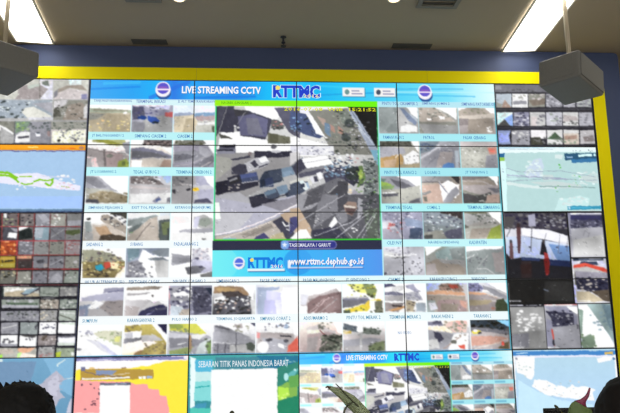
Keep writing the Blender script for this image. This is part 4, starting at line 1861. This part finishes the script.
write('logo_year', '2016', 3.064, .198, 3.222, .255, (235, 215, 175), .03, 1, .0009)
write('station_name', 'NAGREK (LINGKAR) 2', 2.264, .323, 2.557, .372, (40, 140, 30), .0)
write('date_stamp', '2016-07-08  WIB  15:21:52', 2.875, .405, 3.786, .46, (225, 225, 40), .02, 1)
write('logo', 'RTTMC', 2.531, 2.65, 2.859, 2.81, (30, 125, 225), .05, 2)
write('logo_year', '2016', 2.746, 2.756, 2.859, 2.808, (240, 235, 235), .02, 1, .0009)
write('web_address', 'www.rttmc.dephub.go.id', 2.921, 2.672, 3.625, 2.805, (40, 90, 185), .03, 1, .0017)
write('web_address', 'www.rttmc.dephub.go.id', 2.915, 2.662, 3.619, 2.795, (248, 250, 255), .03, 1, .0012)
write('station_name', 'TASIKMALAYA / GARUT', 2.918, 2.452, 3.314, 2.508, (225, 228, 245), .02, 1)
write('page_heading', 'SEBARAN TITIK PANAS INDONESIA BARAT', 2.09, 4.082, 2.905, 4.165, (235, 245, 250), .005, 2, .0014, -.0)
write('notice', 'NO VIDEO', 3.926, 3.716, 4.052, 3.757, (70, 140, 200), .0)
write('title_text', 'LIVE STREAMING CCTV', 3.437, 4.035, 3.82, 4.105, (252, 252, 255), .03, 1, .0012)
write('logo', 'RTTMC', 3.882, 4.02, 4.115, 4.128, (42, 80, 210), .045, 1, .0014)
write('date_stamp', '2016-07-08  WIB  15:21:52', 3.93, 4.203, 4.392, 4.23, (205, 215, 60), .0, 1)
# yellow flash in both logos
for (u, v, r_, p) in ((2.815, .10, .026, (2, 0)), (2.568, 2.69, .02, (2, 2))):
    t, sc, org, _ = PANEL[p]
    bm = nb(); bmesh.ops.create_circle(bm, cap_ends=True, segments=5, radius=r_ * W, matrix=Matrix.Translation((u * W - org[0], .0010, Z0 - v * H - org[2])) @ Matrix.Rotation(math.pi / 2, 4, 'X'))
    bobj('logo_flash', bm, tmat((250, 225, 110)), sc)

# ------------------------------------------------------------------ surround of the video wall
M_BLUE = mat('blue_paint', (68, 80, 114), .55, spec=.25, noise=.04, scale=3); M_YEL = mat('yellow_paint', (250, 236, 0), .6, spec=.12)
sur = thing('video_wall_surround', 'dark blue board with rounded corners and a yellow band framing the whole video wall', 'frame', (3 * W, .04, 0))
def ring(outer, inner, y0, y1):
    bm = nb()
    for y, flip in ((y0, 0), (y1, 1)): pass
    n = len(outer)
    V = [[bm.verts.new((x, y, z)) for x, z in loop] for y in (y0, y1) for loop in (outer, inner)]
    for i in range(n):
        k = (i + 1) % n
        bm.faces.new((V[0][i], V[0][k], V[1][k], V[1][i])); bm.faces.new((V[2][i], V[3][i], V[3][k], V[2][k]))
        bm.faces.new((V[0][i], V[2][i], V[2][k], V[0][k])); bm.faces.new((V[1][i], V[1][k], V[3][k], V[3][i]))
    return bm
def rrect(x0, z0, x1, z1, r, n=6):
    o = []
    for cx, cz, a0 in ((x1 - r, z1 - r, 0), (x0 + r, z1 - r, 90), (x0 + r, z0 + r, 180), (x1 - r, z0 + r, 270)):
        for i in range(n + 1):
            a = R(a0 + 90 * i / n); o.append((cx + r * math.cos(a), cz + r * math.sin(a)))
    return o
top = Z0 + .355; zb = Z0 - 5 * H
ox = -3 * W
outer = rrect(-.32 + ox, 0.001, 6 * W + .328 + ox, top, .045)
inner = rrect(-.001 + ox, zb - .001, 6 * W + .013 + ox, Z0 + .001, .0005)
bobj('blue_board', ring(outer, inner, -.045, .09), M_BLUE, sur)
bm = box(nb(), -.001 + ox, .0865, zb, 6 * W + .013 + ox, .1, Z0); bobj('back_panel', bm, M_HOUSE, sur)
yo = .128
for x0, x1, z0, z1 in ((-yo, 1.028 * 2 * 1.0, Z0 + .001, Z0 + yo), (1.028 * 2 + .002, 4.4, Z0 + .001, Z0 + yo), (4.402, 6 * W + yo + .013, Z0 + .001, Z0 + yo),
                       (-yo, -.001, zb - yo, Z0), (6 * W + .0135, 6 * W + yo + .013, zb - yo, Z0), (-.0005, 6 * W + .0005, zb - yo, zb - .001)):
    bobj('yellow_band', box(nb(), x0 + ox, -.052, z0, x1 + ox, -.0452, z1, .001, 1), M_YEL, sur)

# ------------------------------------------------------------------ room
M_WALL = mat('wall_paint', (206, 196, 178), .8, noise=.03, scale=4); M_CEIL = mat('ceiling_paint', (170, 157, 136), .85, noise=.03, scale=2.5)
M_FLOOR = mat('floor_vinyl', (120, 118, 114), .5, noise=.08, scale=9)
X0, X1, Y0, Y1 = -1.4, 6.95, -9.0, .75
def struct(name, x0, y0, z0, x1, y1, z1, m): return tag(bobj(name, box(nb(), x0, y0, z0, x1, y1, z1), m), kind='structure')
struct('floor', X0, Y0, -.1, X1, Y1, 0, M_FLOOR); struct('ceiling', X0, Y0, CEIL, X1, Y1, CEIL + .1, M_CEIL)
struct('wall_front', X0, Y1, 0, X1, Y1 + .1, CEIL, M_WALL); struct('wall_back', X0, Y0 - .1, 0, X1, Y0, CEIL, M_WALL)
struct('wall_left', X0 - .1, Y0, 0, X0, Y1, CEIL, M_WALL); struct('wall_right', X1, Y0, 0, X1 + .1, Y1, CEIL, M_WALL)
M_SKIRT = mat('skirting', (90, 84, 78), .5)
struct('baseboard_left', X0, Y0, 0, X0 + .015, Y1, .1, M_SKIRT); struct('baseboard_right', X1 - .015, Y0, 0, X1, Y1, .1, M_SKIRT)

# ------------------------------------------------------------------ ceiling lights and fittings
M_TUBE = emit('light_diffuser', (255, 250, 240), 7.5)
M_FILL_TUBE = emit('fill_diffuser_dim', (255, 250, 240), 3.5); M_WHITE = mat('white_metal', (222, 218, 208), .5); M_DARK = mat('dark_grille', (84, 82, 76), .7)
M_DOWN = emit('downlight_glow', (255, 226, 180), 6.)
def strip_light(x, y, L, w, rz, label, tube=None):
    t = thing('ceiling_light', label, 'ceiling light', (x, y, CEIL), rz, 'strip lights in the ceiling')
    bobj('frame', ring([(-w / 2 - .015, -L / 2 - .015), (w / 2 + .015, -L / 2 - .015), (w / 2 + .015, L / 2 + .015), (-w / 2 - .015, L / 2 + .015)],
                       [(-w / 2, -L / 2), (w / 2, -L / 2), (w / 2, L / 2), (-w / 2, L / 2)], 0, .018), M_WHITE, t, rot=(-math.pi / 2, 0, 0)).location.z = -.0185
    bobj('diffuser', box(nb(), -w / 2, -L / 2, -.012, w / 2, L / 2, -.001), tube or M_TUBE, t)
    return t
strip_light(.595, -.735, 1.25, .325, R(8.5), 'glowing white ceiling strip beside the speaker over the nine view display')
strip_light(5.295, -.70, 1.25, .325, R(-5.5), 'glowing white ceiling strip passing behind the rod of a hanging speaker')
strip_light(6.5, -1.5, 1.25, .33, 0, 'glowing white ceiling strip by the side wall past the rounded corner of the blue board')  # extra strip out of view, added to brighten the right-hand side
for k, (x, y) in enumerate(((1.2, -4.3), (4.9, -4.3), (1.2, -7.2), (4.9, -7.2))):  # more strips out of view, added so the room is lit
    strip_light(x, y, 1.25, .33, 0, 'glowing white ceiling strip out over the operators and the room behind', M_FILL_TUBE)
# unseen glowing windows, added behind the operators to light the wall from the front
M_FILL_PANE = emit('fill_light_pane', (250, 248, 244), 4.8)
for k in range(3):
    x = .3 + k * 2.75
    t = tag(thing('window_%d' % (k + 1), None, None, (x, Y0, 1.2)), kind='structure')
    bobj('window_frame', ring([(-1.16, 0), (1.16, 0), (1.16, 2.1), (-1.16, 2.1)], [(-1.1, .06), (1.1, .06), (1.1, 2.04), (-1.1, 2.04)], .0, .06), M_WHITE, t)
    bobj('fill_window_pane', box(nb(), -1.1, .005, .06, 1.1, .015, 2.04), M_FILL_PANE, t)
    bobj('fill_window_mullion', box(nb(), -.02, .0, .06, .02, .055, 2.04), M_WHITE, t)
def cpos(x, y): return 2.83 + .985 * (x - 2.83), -5.76 + .985 * (y + 5.76)
def downlight(x, y, label):
    x, y = cpos(x, y)
    t = thing('downlight', label, 'ceiling light', (x, y, CEIL))
    bm = nb(); lathe(bm, [(.046, -.001), (.062, -.001), (.064, -.006), (.048, -.012), (.046, -.001)], 24); bobj('trim_ring', bm, M_WHITE, t)
    bm = nb(); lathe(bm, [(.045, -.006), (.040, -.001)], 24); bobj('lamp', bm, M_DOWN, t)
downlight(2.01, -.885, 'small round downlight with a faint warm glow, nearer the first strip light')
downlight(3.885, -.945, 'small round downlight with a bright warm glow beside the square vent')
def slot(x0, x1, y, label):
    (x0, y), (x1, _) = cpos(x0, y - .02), cpos(x1, y)
    t = thing('slot_vent', label, 'vent', ((x0 + x1) / 2, y, CEIL), 0, 'slot vents along the top of the blue board')
    h_ = (x1 - x0) / 2
    bobj('vent_body', box(nb(), -h_, -.05, -.007, h_, .06, 0, .002, 1), M_DARK, t)
    for k in range(3): bobj('slat', box(nb(), -h_ + .01, -.04 + k * .03, -.009, h_ - .01, -.03 + k * .03, -.006), M_DARK, t)
slot(1.41, 1.76, 0, 'dark ceiling slot vent by the blue board, above the first round emblem')
slot(4.05, 4.46, .01, 'dark ceiling slot vent by the blue board, nearest the bright downlight')
def square_vent(x0, x1, y0, y1, label):
    (x0, y0), (x1, y1) = cpos(x0, y0 - .02), cpos(x1, y1 - .02)
    t = thing('square_vent', label, 'vent', ((x0 + x1) / 2, (y0 + y1) / 2, CEIL))
    a, b = (x1 - x0) / 2, (y1 - y0) / 2
    bobj('frame', ring([(-a, -b), (a, -b), (a, b), (-a, b)], [(-a + .04, -b + .04), (a - .04, -b + .04), (a - .04, b - .04), (-a + .04, b - .04)], 0, .014), mat('vent_frame', (120, 116, 106), .6), t, rot=(-math.pi / 2, 0, 0)).location.z = -.0145
    for k in range(6):
        y = -b + .05 + k * (2 * b - .1) / 5
        bobj('slat', box(nb(), -a + .04, y - .012, -.009, a - .04, y + .012, -.002), M_DARK, t)
square_vent(4.10, 4.47, -1.22, -.815, 'square grey ceiling vent with slats beside the bright downlight')
square_vent(1.55, 1.86, -1.22, -.825, 'square grey ceiling vent with slats beside the faint downlight')
t = thing('sprinkler_head', 'tiny dark sprinkler hanging from the ceiling above the middle of the blue board', 'sprinkler', (2.925, -.25, CEIL))
bm = nb(); lathe(bm, [(.028, 0), (.03, -.006), (.018, -.012), (.01, -.02), (.010, -.05), (.02, -.056), (.02, -.066), (.008, -.07)], 16); bobj('stem', bm, M_BEZ, t)
bm = nb(); lathe(bm, [(.004, -.07), (.004, -.092), (.026, -.094), (.026, -.1), (.003, -.102)], 16); bobj('deflector', bm, M_BEZ, t)

# ------------------------------------------------------------------ hanging speakers
M_SPK = mat('speaker_cabinet', (122, 122, 119), .6, noise=.1, scale=60); M_GRL = mat('speaker_grille', (106, 107, 105), .75, bump=.3, scale=400); M_ROD = mat('grey_rod', (168, 158, 138), .4, .3)
def speaker(loc, rz, tilt, dims, rod, label):
    a, b, c = dims                                     # height, width, depth
    t = thing('hanging_speaker', label, 'speaker', loc, rz, 'speakers hung from the ceiling')
    tl = Matrix.Rotation(tilt, 4, 'Y')
    bm = box(nb(), -b / 2, -c / 2, -a / 2, b / 2, c / 2, a / 2, .018, 3); bm.transform(tl)
    cab = bobj('cabinet', bm, M_SPK, t, smooth=False)
    bm = box(nb(), -b / 2 + .016, -c / 2 - .008, -a / 2 + .016, b / 2 - .016, -c / 2 + .004, a / 2 - .016, .006, 2); bm.transform(tl); bobj('grille', bm, M_GRL, t)
    bm = box(nb(), -b / 2 - .003, -c / 2 + .05, -a / 2 + .03, -b / 2 + .002, c / 2 - .05, a / 2 - .03, .002, 1); bm.transform(tl); bobj('side_plate', bm, M_SPK, t)
    # U bracket over the cabinet
    bm = nb(); pts = []
    for k in range(9):
        an = math.pi * k / 8; pts.append(Vector((-(b / 2 + .0) * math.cos(an) * .62, 0, a / 2 + .012 + .035 * math.sin(an))))
    for p, q in zip(pts, pts[1:]): tube(bm, p, q, .011, n=8)
    box(bm, pts[0].x - .02, -.02, a / 2 - .004, pts[0].x + .02, .02, a / 2 + .014); box(bm, pts[-1].x - .02, -.02, a / 2 - .004, pts[-1].x + .02, .02, a / 2 + .014)
    bm.transform(tl); bobj('bracket', bm, M_ROD, t)
    top_ = CEIL - loc[2]
    for dx in rod: bobj('rod', tube(nb(), (dx, 0, a / 2 + .04), (dx, 0, top_), .011), M_ROD, t)
    bm = nb(); lathe(bm, [(.06, top_ - .012), (.06, top_)], 20); bobj('ceiling_plate', bm, M_ROD, t)
    bm = nb(); lathe(bm, [(.026, a / 2 + .035), (.03, a / 2 + .06), (.022, a / 2 + .085)], 14); bobj('knuckle', bm, M_ROD, t)
speaker((5.312, -1.14, 3.384), R(39), R(7.5), (.232, .46, .34), (-.018, .018), 'dark grey box speaker hanging by the rounded corner of the blue board')
speaker((.675, -1.10, 3.425), R(-43), R(-3), (.215, .53, .33), (-.018, .018), 'dark grey box speaker hanging in front of the nine view display')

# ------------------------------------------------------------------ operators' desk with laptops and plants
M_DESK = mat('desk_laminate', (120, 100, 80), .45, noise=.12, scale=8); M_LEG = mat('desk_leg', (70, 70, 74), .4, .5)
t = thing('control_desk', 'long brown operators desk in front of the video wall', 'desk', (3.0, -2.95, 0))
DZ = .74
bobj('desktop', box(nb(), -2.2, -.4, DZ - .03, 2.2, .45, DZ, .004, 1), M_DESK, t)
for x in (-2.15, 0, 2.15): bobj('side_panel', box(nb(), x - .015, -.35, 0, x + .015, .4, DZ - .03), M_DESK, t)
bobj('modesty_panel', box(nb(), -2.135, .36, .1, 2.135, .38, DZ - .03), M_DESK, t)
M_LAP = mat('laptop_shell', (28, 29, 31), .4); M_OFF = mat('laptop_screen', (14, 15, 17), .25); M_KEY = mat('laptop_keys', (18, 18, 19), .6)
def laptop(x0, x1, ztop, label, rz=0):
    w = x1 - x0; hh = ztop - DZ
    t = thing('laptop', label, 'laptop', ((x0 + x1) / 2, -2.65, DZ), rz, 'laptops on the operators desk')
    bobj('base', box(nb(), -w / 2, -.24, 0, w / 2, 0, .018, .003, 1), M_LAP, t)
    k = bobj('keyboard', box(nb(), -w / 2 + .02, -.14, .0175, w / 2 - .02, -.02, .0195), M_KEY, t)
    lid = bobj('lid', box(nb(), -w / 2, -.006, .012, w / 2, .006, hh, .003, 1), M_LAP, t)
    bobj('screen', box(nb(), -w / 2 + .01, -.0075, .03, w / 2 - .01, -.0055, hh - .012), M_OFF, lid)
laptop(3.561, 3.893, .992, 'black laptop whose lid edge shows beside the long green leaf')
laptop(4.195, 4.545, .997, 'black laptop whose lid edge shows behind the red tipped leaf')
M_LEAF = mat('leaf_green', (150, 164, 128), .5, noise=.2, scale=30); M_LEAF2 = mat('leaf_dark', (104, 128, 76), .5, noise=.2, scale=30); M_RED = mat('leaf_red', (140, 48, 84), .5); M_STEM = mat('plant_stem', (74, 78, 58), .6); M_BROWN = mat('dry_tip', (96, 74, 58), .7)
M_POT = mat('clay_pot', (150, 92, 66), .7); M_SOIL = mat('soil', (50, 38, 30), .95)
def blade(pts, wid, nrm=(0, -1, 0), fold=.25, th=.0015):
    """leaf: spine points, half widths; slight V fold; real thickness"""
    bm = nb(); P = [Vector(p) for p in pts]; N = Vector(nrm).normalized(); rows = []
    for i, p in enumerate(P):
        d = (P[min(i + 1, len(P) - 1)] - P[max(i - 1, 0)]).normalized(); s = d.cross(N).normalized(); w_ = wid[i]
        row = []
        for k in (-1, -.5, 0, .5, 1): row.append(p + s * w_ * k - N * (abs(k) * w_ * fold))
        rows.append(row)
    fr = [[bm.verts.new(q + N * th) for q in r_] for r_ in rows]; bk = [[bm.verts.new(q - N * th) for q in r_] for r_ in rows]
    n = len(P)
    for i in range(n - 1):
        for k in range(4):
            bm.faces.new((fr[i][k], fr[i][k + 1], fr[i + 1][k + 1], fr[i + 1][k])); bm.faces.new((bk[i][k], bk[i + 1][k], bk[i + 1][k + 1], bk[i][k + 1]))
        for k in (0, 4): bm.faces.new((fr[i][k], fr[i + 1][k], bk[i + 1][k], bk[i][k]))
    for i in (0, n - 1):
        for k in range(4): bm.faces.new((fr[i][k], fr[i][k + 1], bk[i][k + 1], bk[i][k]))
    return bm
def spline(pts, n=14):
    P = [Vector(p) for p in pts]; P = [P[0] * 2 - P[1]] + P + [P[-1] * 2 - P[-2]]; o = []
    for i in range(1, len(P) - 2):
        for k in range(n):
            u = k / n; a, b, c, d = P[i - 1:i + 3]
            o.append(.5 * ((2 * b) + (c - a) * u + (2 * a - 5 * b + 4 * c - d) * u * u + (3 * b - a - 3 * c + d) * u ** 3))
    return o + [P[-2]]
def stem(pts, r0, r1):
    bm = nb(); q = spline(pts, 6)
    for i, (a, b) in enumerate(zip(q, q[1:])):
        f = i / (len(q) - 1); tube(bm, a, b, r0 + (r1 - r0) * f, r0 + (r1 - r0) * (f + 1 / len(q)), 8)
    return bm
def potted(x, y, label, r=.06, h_=.09):
    t = thing('potted_plant', label, 'plant', (x, y, DZ))
    bm = nb(); lathe(bm, [(r * .68, 0), (r * .95, h_ * .82), (r * 1.05, h_ * .82), (r * 1.05, h_), (r * .93, h_), (r * .9, h_ * .86)], 28); bobj('pot', bm, M_POT, t, smooth=False)
    bm = nb(); lathe(bm, [(r * .8, h_ * .78), (r * .93, h_ * .88)], 28); bobj('soil', bm, M_SOIL, t)
    return t, Vector((x, y, DZ))
def rel(o, pts): return [Vector(p) - o for p in pts]
# plant with the long folded leaf
t, o = potted(3.33, -2.9, 'potted plant with one long pale green folded leaf pointing over the desk')
lp = rel(o, [(3.33, -2.9, .82), (3.285, -2.9, .96), (3.228, -2.9, 1.04), (3.155, -2.9, 1.108), (3.082, -2.9, 1.152)])
q = spline(lp, 6); n = len(q)
bobj('leaf', blade(q, [max(.004, .030 * min(1, (1 - i / (n - 1)) * 2.2 + .25) * (0.35 + .65 * min(1, i / 8))) for i in range(n)], (0, -1, 0), .5), M_LEAF, t, smooth=True)
bobj('dry_tip', stem([q[-1] + Vector((.004, -.002, -.003)), q[-1] + Vector((-.008, -.004, .003)), q[-1] + Vector((-.016, -.003, -.002))], .0065, .0025), M_BROWN, t)
bobj('tendril', stem(rel(o, [(3.215, -2.905, 1.065), (3.165, -2.91, 1.112), (3.135, -2.912, 1.145), (3.112, -2.91, 1.168)]), .004, .002), M_STEM, t)
bobj('stem', stem(rel(o, [(3.31, -2.9, .82), (3.20, -2.91, .93), (3.15, -2.91, 1.02), (3.158, -2.91, 1.062), (3.19, -2.905, 1.085)]), .006, .004), M_STEM, t)
for a, b in ((.11, .14), (-.10, .1), (.03, .17)):
    q2 = spline([(0, 0, .08), (a * .5, .02, .08 + b * .7), (a, .03, .08 + b)], 6); m_ = len(q2)
    bobj('leaf', blade(q2, [.004 + .024 * math.sin(math.pi * min(1, (i + .3) / m_)) for i in range(m_)]), M_LEAF2, t, smooth=True)
# plant with the red tipped leaf
t, o = potted(4.20, -2.95, 'potted plant with a broad green leaf that ends in a curved red tip')
lp = rel(o, [(4.20, -2.95, .82), (4.238, -2.95, .93), (4.245, -2.95, 1.0), (4.244, -2.95, 1.045), (4.258, -2.95, 1.073), (4.280, -2.95, 1.098), (4.294, -2.95, 1.132)])
q = spline(lp, 5); n = len(q)
wd = [float(np.interp(i, [0, 6, 10, 12, 14, 16, 18, 20, 22, n - 1], [.02, .055, .060, .058, .052, .041, .025, .013, .009, .002])) for i in range(n)]
k = 18
bobj('leaf', blade(q[:k + 1], wd[:k + 1], (0, -1, 0), .3), M_LEAF2, t, smooth=True)
bobj('leaf_tip', blade(q[k - 1:], [w_ + .001 for w_ in wd[k - 1:]], (0, -1, 0), .3, .002), M_RED, t, smooth=True)['label'] = 'red curved leaf tip'
bobj('bud_stem', stem(rel(o, [(4.195, -2.96, .82), (4.17, -2.965, .97), (4.145, -2.97, 1.025), (4.128, -2.97, 1.043)]), .004, .003), M_STEM, t)
bm = nb(); bmesh.ops.create_uvsphere(bm, u_segments=12, v_segments=8, radius=1, matrix=Matrix.Translation(Vector((4.119, -2.97, 1.052)) - o) @ Matrix.Rotation(R(-45), 4, 'Y') @ Matrix.Diagonal((.007, .007, .015, 1)))
bobj('bud', bm, M_STEM, t, smooth=True)
for a, b in ((-.10, .13), (.13, .12)):
    q2 = spline([(0, 0, .08), (a * .5, .03, .08 + b * .7), (a, .05, .08 + b)], 6); m_ = len(q2)
    bobj('leaf', blade(q2, [.004 + .026 * math.sin(math.pi * min(1, (i + .3) / m_)) for i in range(m_)]), M_LEAF, t, smooth=True)
# plant whose bud just shows in front of the white box
t, o = potted(2.66, -2.9, 'potted plant with one dark round bud in front of the blank white box', .05, .08)
bobj('bud_stem', stem([(0, 0, .07), (-.01, 0, .18), (-.02, 0, .29)], .004, .003), M_STEM, t)
bm = nb(); bmesh.ops.create_uvsphere(bm, u_segments=14, v_segments=10, radius=1, matrix=Matrix.Translation((-.022, 0, .30)) @ Matrix.Diagonal((.013, .012, .018, 1))); bobj('bud', bm, M_STEM, t, smooth=True)
for a, b in ((-.08, .1), (.09, .12), (.02, .14)):
    q2 = spline([(0, 0, .07), (a * .5, .02, .07 + b * .7), (a, .03, .07 + b)], 6); m_ = len(q2)
    bobj('leaf', blade(q2, [.004 + .022 * math.sin(math.pi * min(1, (i + .3) / m_)) for i in range(m_)]), M_LEAF2, t, smooth=True)

# ------------------------------------------------------------------ two seated operators seen from behind
M_SKIN = mat('skin', (176, 128, 98), .55); M_TRS = mat('trousers', (44, 46, 54), .8); M_SHOE = mat('shoe', (24, 22, 22), .5)
def skinned(verts, edges, radii, sub=2):
    me = bpy.data.meshes.new('body'); me.from_pydata([Vector(v) for v in verts], edges, [])
    o = bpy.data.objects.new('body', me); COL.objects.link(o)
    sk = o.modifiers.new('s', 'SKIN'); sk.use_smooth_shade = True
    for i, r_ in enumerate(radii):
        rr = r_ if isinstance(r_, tuple) else (r_, r_)
        me.skin_vertices[0].data[i].radius = rr; me.skin_vertices[0].data[i].use_root = (i == 0)
    ss = o.modifiers.new('u', 'SUBSURF'); ss.levels = sub; ss.render_levels = sub
    bpy.context.view_layer.update()
    out = bpy.data.meshes.new_from_object(o.evaluated_get(bpy.context.evaluated_depsgraph_get()))
    bpy.data.objects.remove(o); bpy.data.meshes.remove(me)
    return out
def person(x, y, zhead, rz, shirt, hair_mat, tuft, label, hr):
    t = thing('person', label, 'person', (x, y, 0), rz)
    dz = zhead - 1.22
    V, E_, Rr = [], [], []
    def add(p, r_, par=None):
        V.append(p); Rr.append(r_)
        if par is not None: E_.append((par, len(V) - 1))
        return len(V) - 1
    pel = add((0, -.02, .50), (.15, .12)); a = add((0, -.03, .64), (.14, .11), pel); a = add((0, -.04, .80), (.155, .11), a); ch = add((0, -.04, .93 + dz), (.165, .105), a)
    nk = add((0, -.03, 1.03 + dz), .062, ch); nk2 = add((0, -.015, 1.09 + dz), .055, nk)
    h1 = add((0, .005, 1.145 + dz), (.068, .078), nk2); h2 = add((0, .0, 1.22 + dz), (.083, .098), h1); h3 = add((0, -.005, 1.275 + dz), (.068, .08), h2)
    nose = add((0, .118, 1.19 + dz), .012, h2)
    for s in (-1, 1): add((s * .096, -.005, 1.2 + dz), .016, h2)
    for s in (-1, 1):
        sh = add((s * .20, -.035, .95 + dz), .062, ch); el = add((s * .25, .06, .70 + dz * .6), .046, sh); wr = add((s * .19, .30, .73), .030, el); pm = add((s * .175, .37, .735), (.04, .022), wr)
        for f, (dx, ln) in enumerate(((-.03, .065), (-.01, .078), (.01, .074), (.03, .058))):
            k1 = add((s * .175 + dx, .41, .738), .0095, pm); k2 = add((s * .175 + dx * 1.15, .41 + ln * .6, .735), .0085, k1); add((s * .175 + dx * 1.2, .41 + ln, .722), .007, k2)
        th = add((s * .135, .375, .735), .011, pm); add((s * .12, .41, .728), .009, th)
        hp = add((s * .10, .02, .49), .095, pel); kn = add((s * .13, .42, .49), .062, hp); an = add((s * .13, .40, .10), .04, kn); add((s * .135, .50, .045), (.042, .032), an)
    me = skinned(V, E_, Rr)
    for m in (shirt, M_SKIN, M_TRS, M_SHOE): me.materials.append(m)
    for p in me.polygons:
        c = p.center
        if c.z > 1.045 + dz: mi = 1
        elif c.y > .22 and c.z > .62: mi = 1
        elif c.z < .085: mi = 3
        elif c.z < .56: mi = 2
        else: mi = 0
        p.material_index = mi; p.use_smooth = True
    link('body', me, None, t)
    # hair: a cap of its own with tufts
    bm = nb(); bmesh.ops.create_icosphere(bm, subdivisions=5, radius=1)
    rr = random.Random(3 if tuft else 9)
    for v in bm.verts:
        n = v.co.copy()
        f = 1 + .022 * math.sin(9 * n.x + 3 * n.z) * math.cos(7 * n.y) + (rr.random() - .5) * .025
        v.co = Vector((n.x * hr[0] * f, n.y * hr[1] * f, n.z * hr[2] * f))
    # short tufts: single points of the cap drawn out
    vs_ = [v for v in bm.verts if v.co.z > -.03]
    for v in rr.sample(vs_, 150 if tuft else 40):
        n = v.co.normalized(); v.co += (n + Vector((rr.uniform(-.5, .5), rr.uniform(-.6, .1), rr.uniform(-.3, .4)))) * rr.uniform(.002, .006 if tuft else .003)
    for dx, ux, ln in tuft:
        for off in (0, .006, .012):
            v = max(bm.verts, key=lambda v: v.co.z - 40 * abs(v.co.x - dx - off) - 4 * abs(v.co.y))
            v.co += Vector((ux, -.1, 1)).normalized() * ln * (1 - off * 30)
    kill = [v for v in bm.verts if v.co.z < (-.075 if v.co.y < .01 else -.075 + (v.co.y - .01) * 1.5)]
    bmesh.ops.delete(bm, geom=kill, context='VERTS')
    be = [e for e in bm.edges if e.is_boundary]
    r_ = bmesh.ops.extrude_edge_only(bm, edges=be)
    for v in [g for g in r_['geom'] if isinstance(g, bmesh.types.BMVert)]: v.co.x *= .86; v.co.y *= .86
    hair = bobj('hair', bm, hair_mat, t, (0, -.008, zhead), smooth=True)
    return t
def office_chair(x, y, rz, label):
    t = thing('office_chair', label, 'chair', (x, y, 0), rz, 'operator chairs')
    f = mat('chair_fabric', (40, 42, 48), .9)
    bobj('seat', box(nb(), -.24, -.22, .345, .24, .25, .40, .02, 2), f, t)
    bobj('backrest', box(nb(), -.21, -.24, .48, .21, -.185, .88, .02, 2), f, t)
    bobj('back_post', box(nb(), -.03, -.262, .33, .03, -.24, .6), M_LEG, t)
    bm = nb(); box(bm, -.03, -.26, .325, .03, .1, .345); tube(bm, (0, 0, .08), (0, 0, .33), .025); bobj('column', bm, M_LEG, t)
    for k in range(5):
        a = R(72 * k); e = Vector((math.cos(a) * .27, math.sin(a) * .27, .06))
        leg = bobj('leg', tube(nb(), (0, 0, .09), e, .02, .014), M_LEG, t)
        bobj('caster', tube(nb(), e + Vector((-.012 * math.sin(a), .012 * math.cos(a), -.035)), e + Vector((.012 * math.sin(a), -.012 * math.cos(a), -.035)), .025), M_BEZ, leg)
M_HAIR = mat('black_hair', (19, 19, 20), .7, spec=.2); M_HAIR2 = mat('dark_brown_hair', (25, 22, 22), .7, spec=.2)
PX = [(2.12, -3.96, 1.212), (3.826, -4.10, 1.205)]
person(*PX[0], 0, mat('blue_shirt', (70, 84, 110), .85), M_HAIR, [(-.05, -.1, .017), (-.068, -.5, .010), (.0, -.8, .010)], 'person with spiky black hair seen from behind, seated before the blue island map', (.094, .108, .100))
person(*PX[1], 0, mat('grey_shirt', (96, 96, 98), .85), M_HAIR2, [], 'person with smooth dark hair seen from behind, seated beside the red tipped leaf', (.112, .118, .112))
for (x, y, z), s in zip(PX, ('office chair under the spiky haired person', 'office chair under the smooth haired person')): office_chair(x, y, 0, s)

# ------------------------------------------------------------------ camera
cam = bpy.data.cameras.new('camera'); co = bpy.data.objects.new('camera', cam); COL.objects.link(co)
cam.sensor_fit = 'HORIZONTAL'; cam.sensor_width = 36; cam.lens = 600.014 / 620 * 36; cam.clip_start = .05
r_, u_, f_ = Vector((0.99818815, -0.05898152, -0.01189908)), Vector((0.00160923, -0.17151829, 0.98517962)), Vector((0.0601483, 0.98341378, 0.17111261))
m = Matrix((r_, u_, -f_)).transposed().to_4x4(); m.translation = Vector((2.82932, -5.75933, Z0 - 2.28462))
co.matrix_world = m
scene.camera = co
wd = bpy.data.worlds.new('world'); scene.world = wd; wd.use_nodes = True
wd.node_tree.nodes['Background'].inputs['Color'].default_value = (.0, .0, .0, 1)
vs = scene.view_settings; vs.view_transform = 'Standard'; vs.look = 'None'; vs.exposure = 0; vs.gamma = 1; vs.use_curve_mapping = False
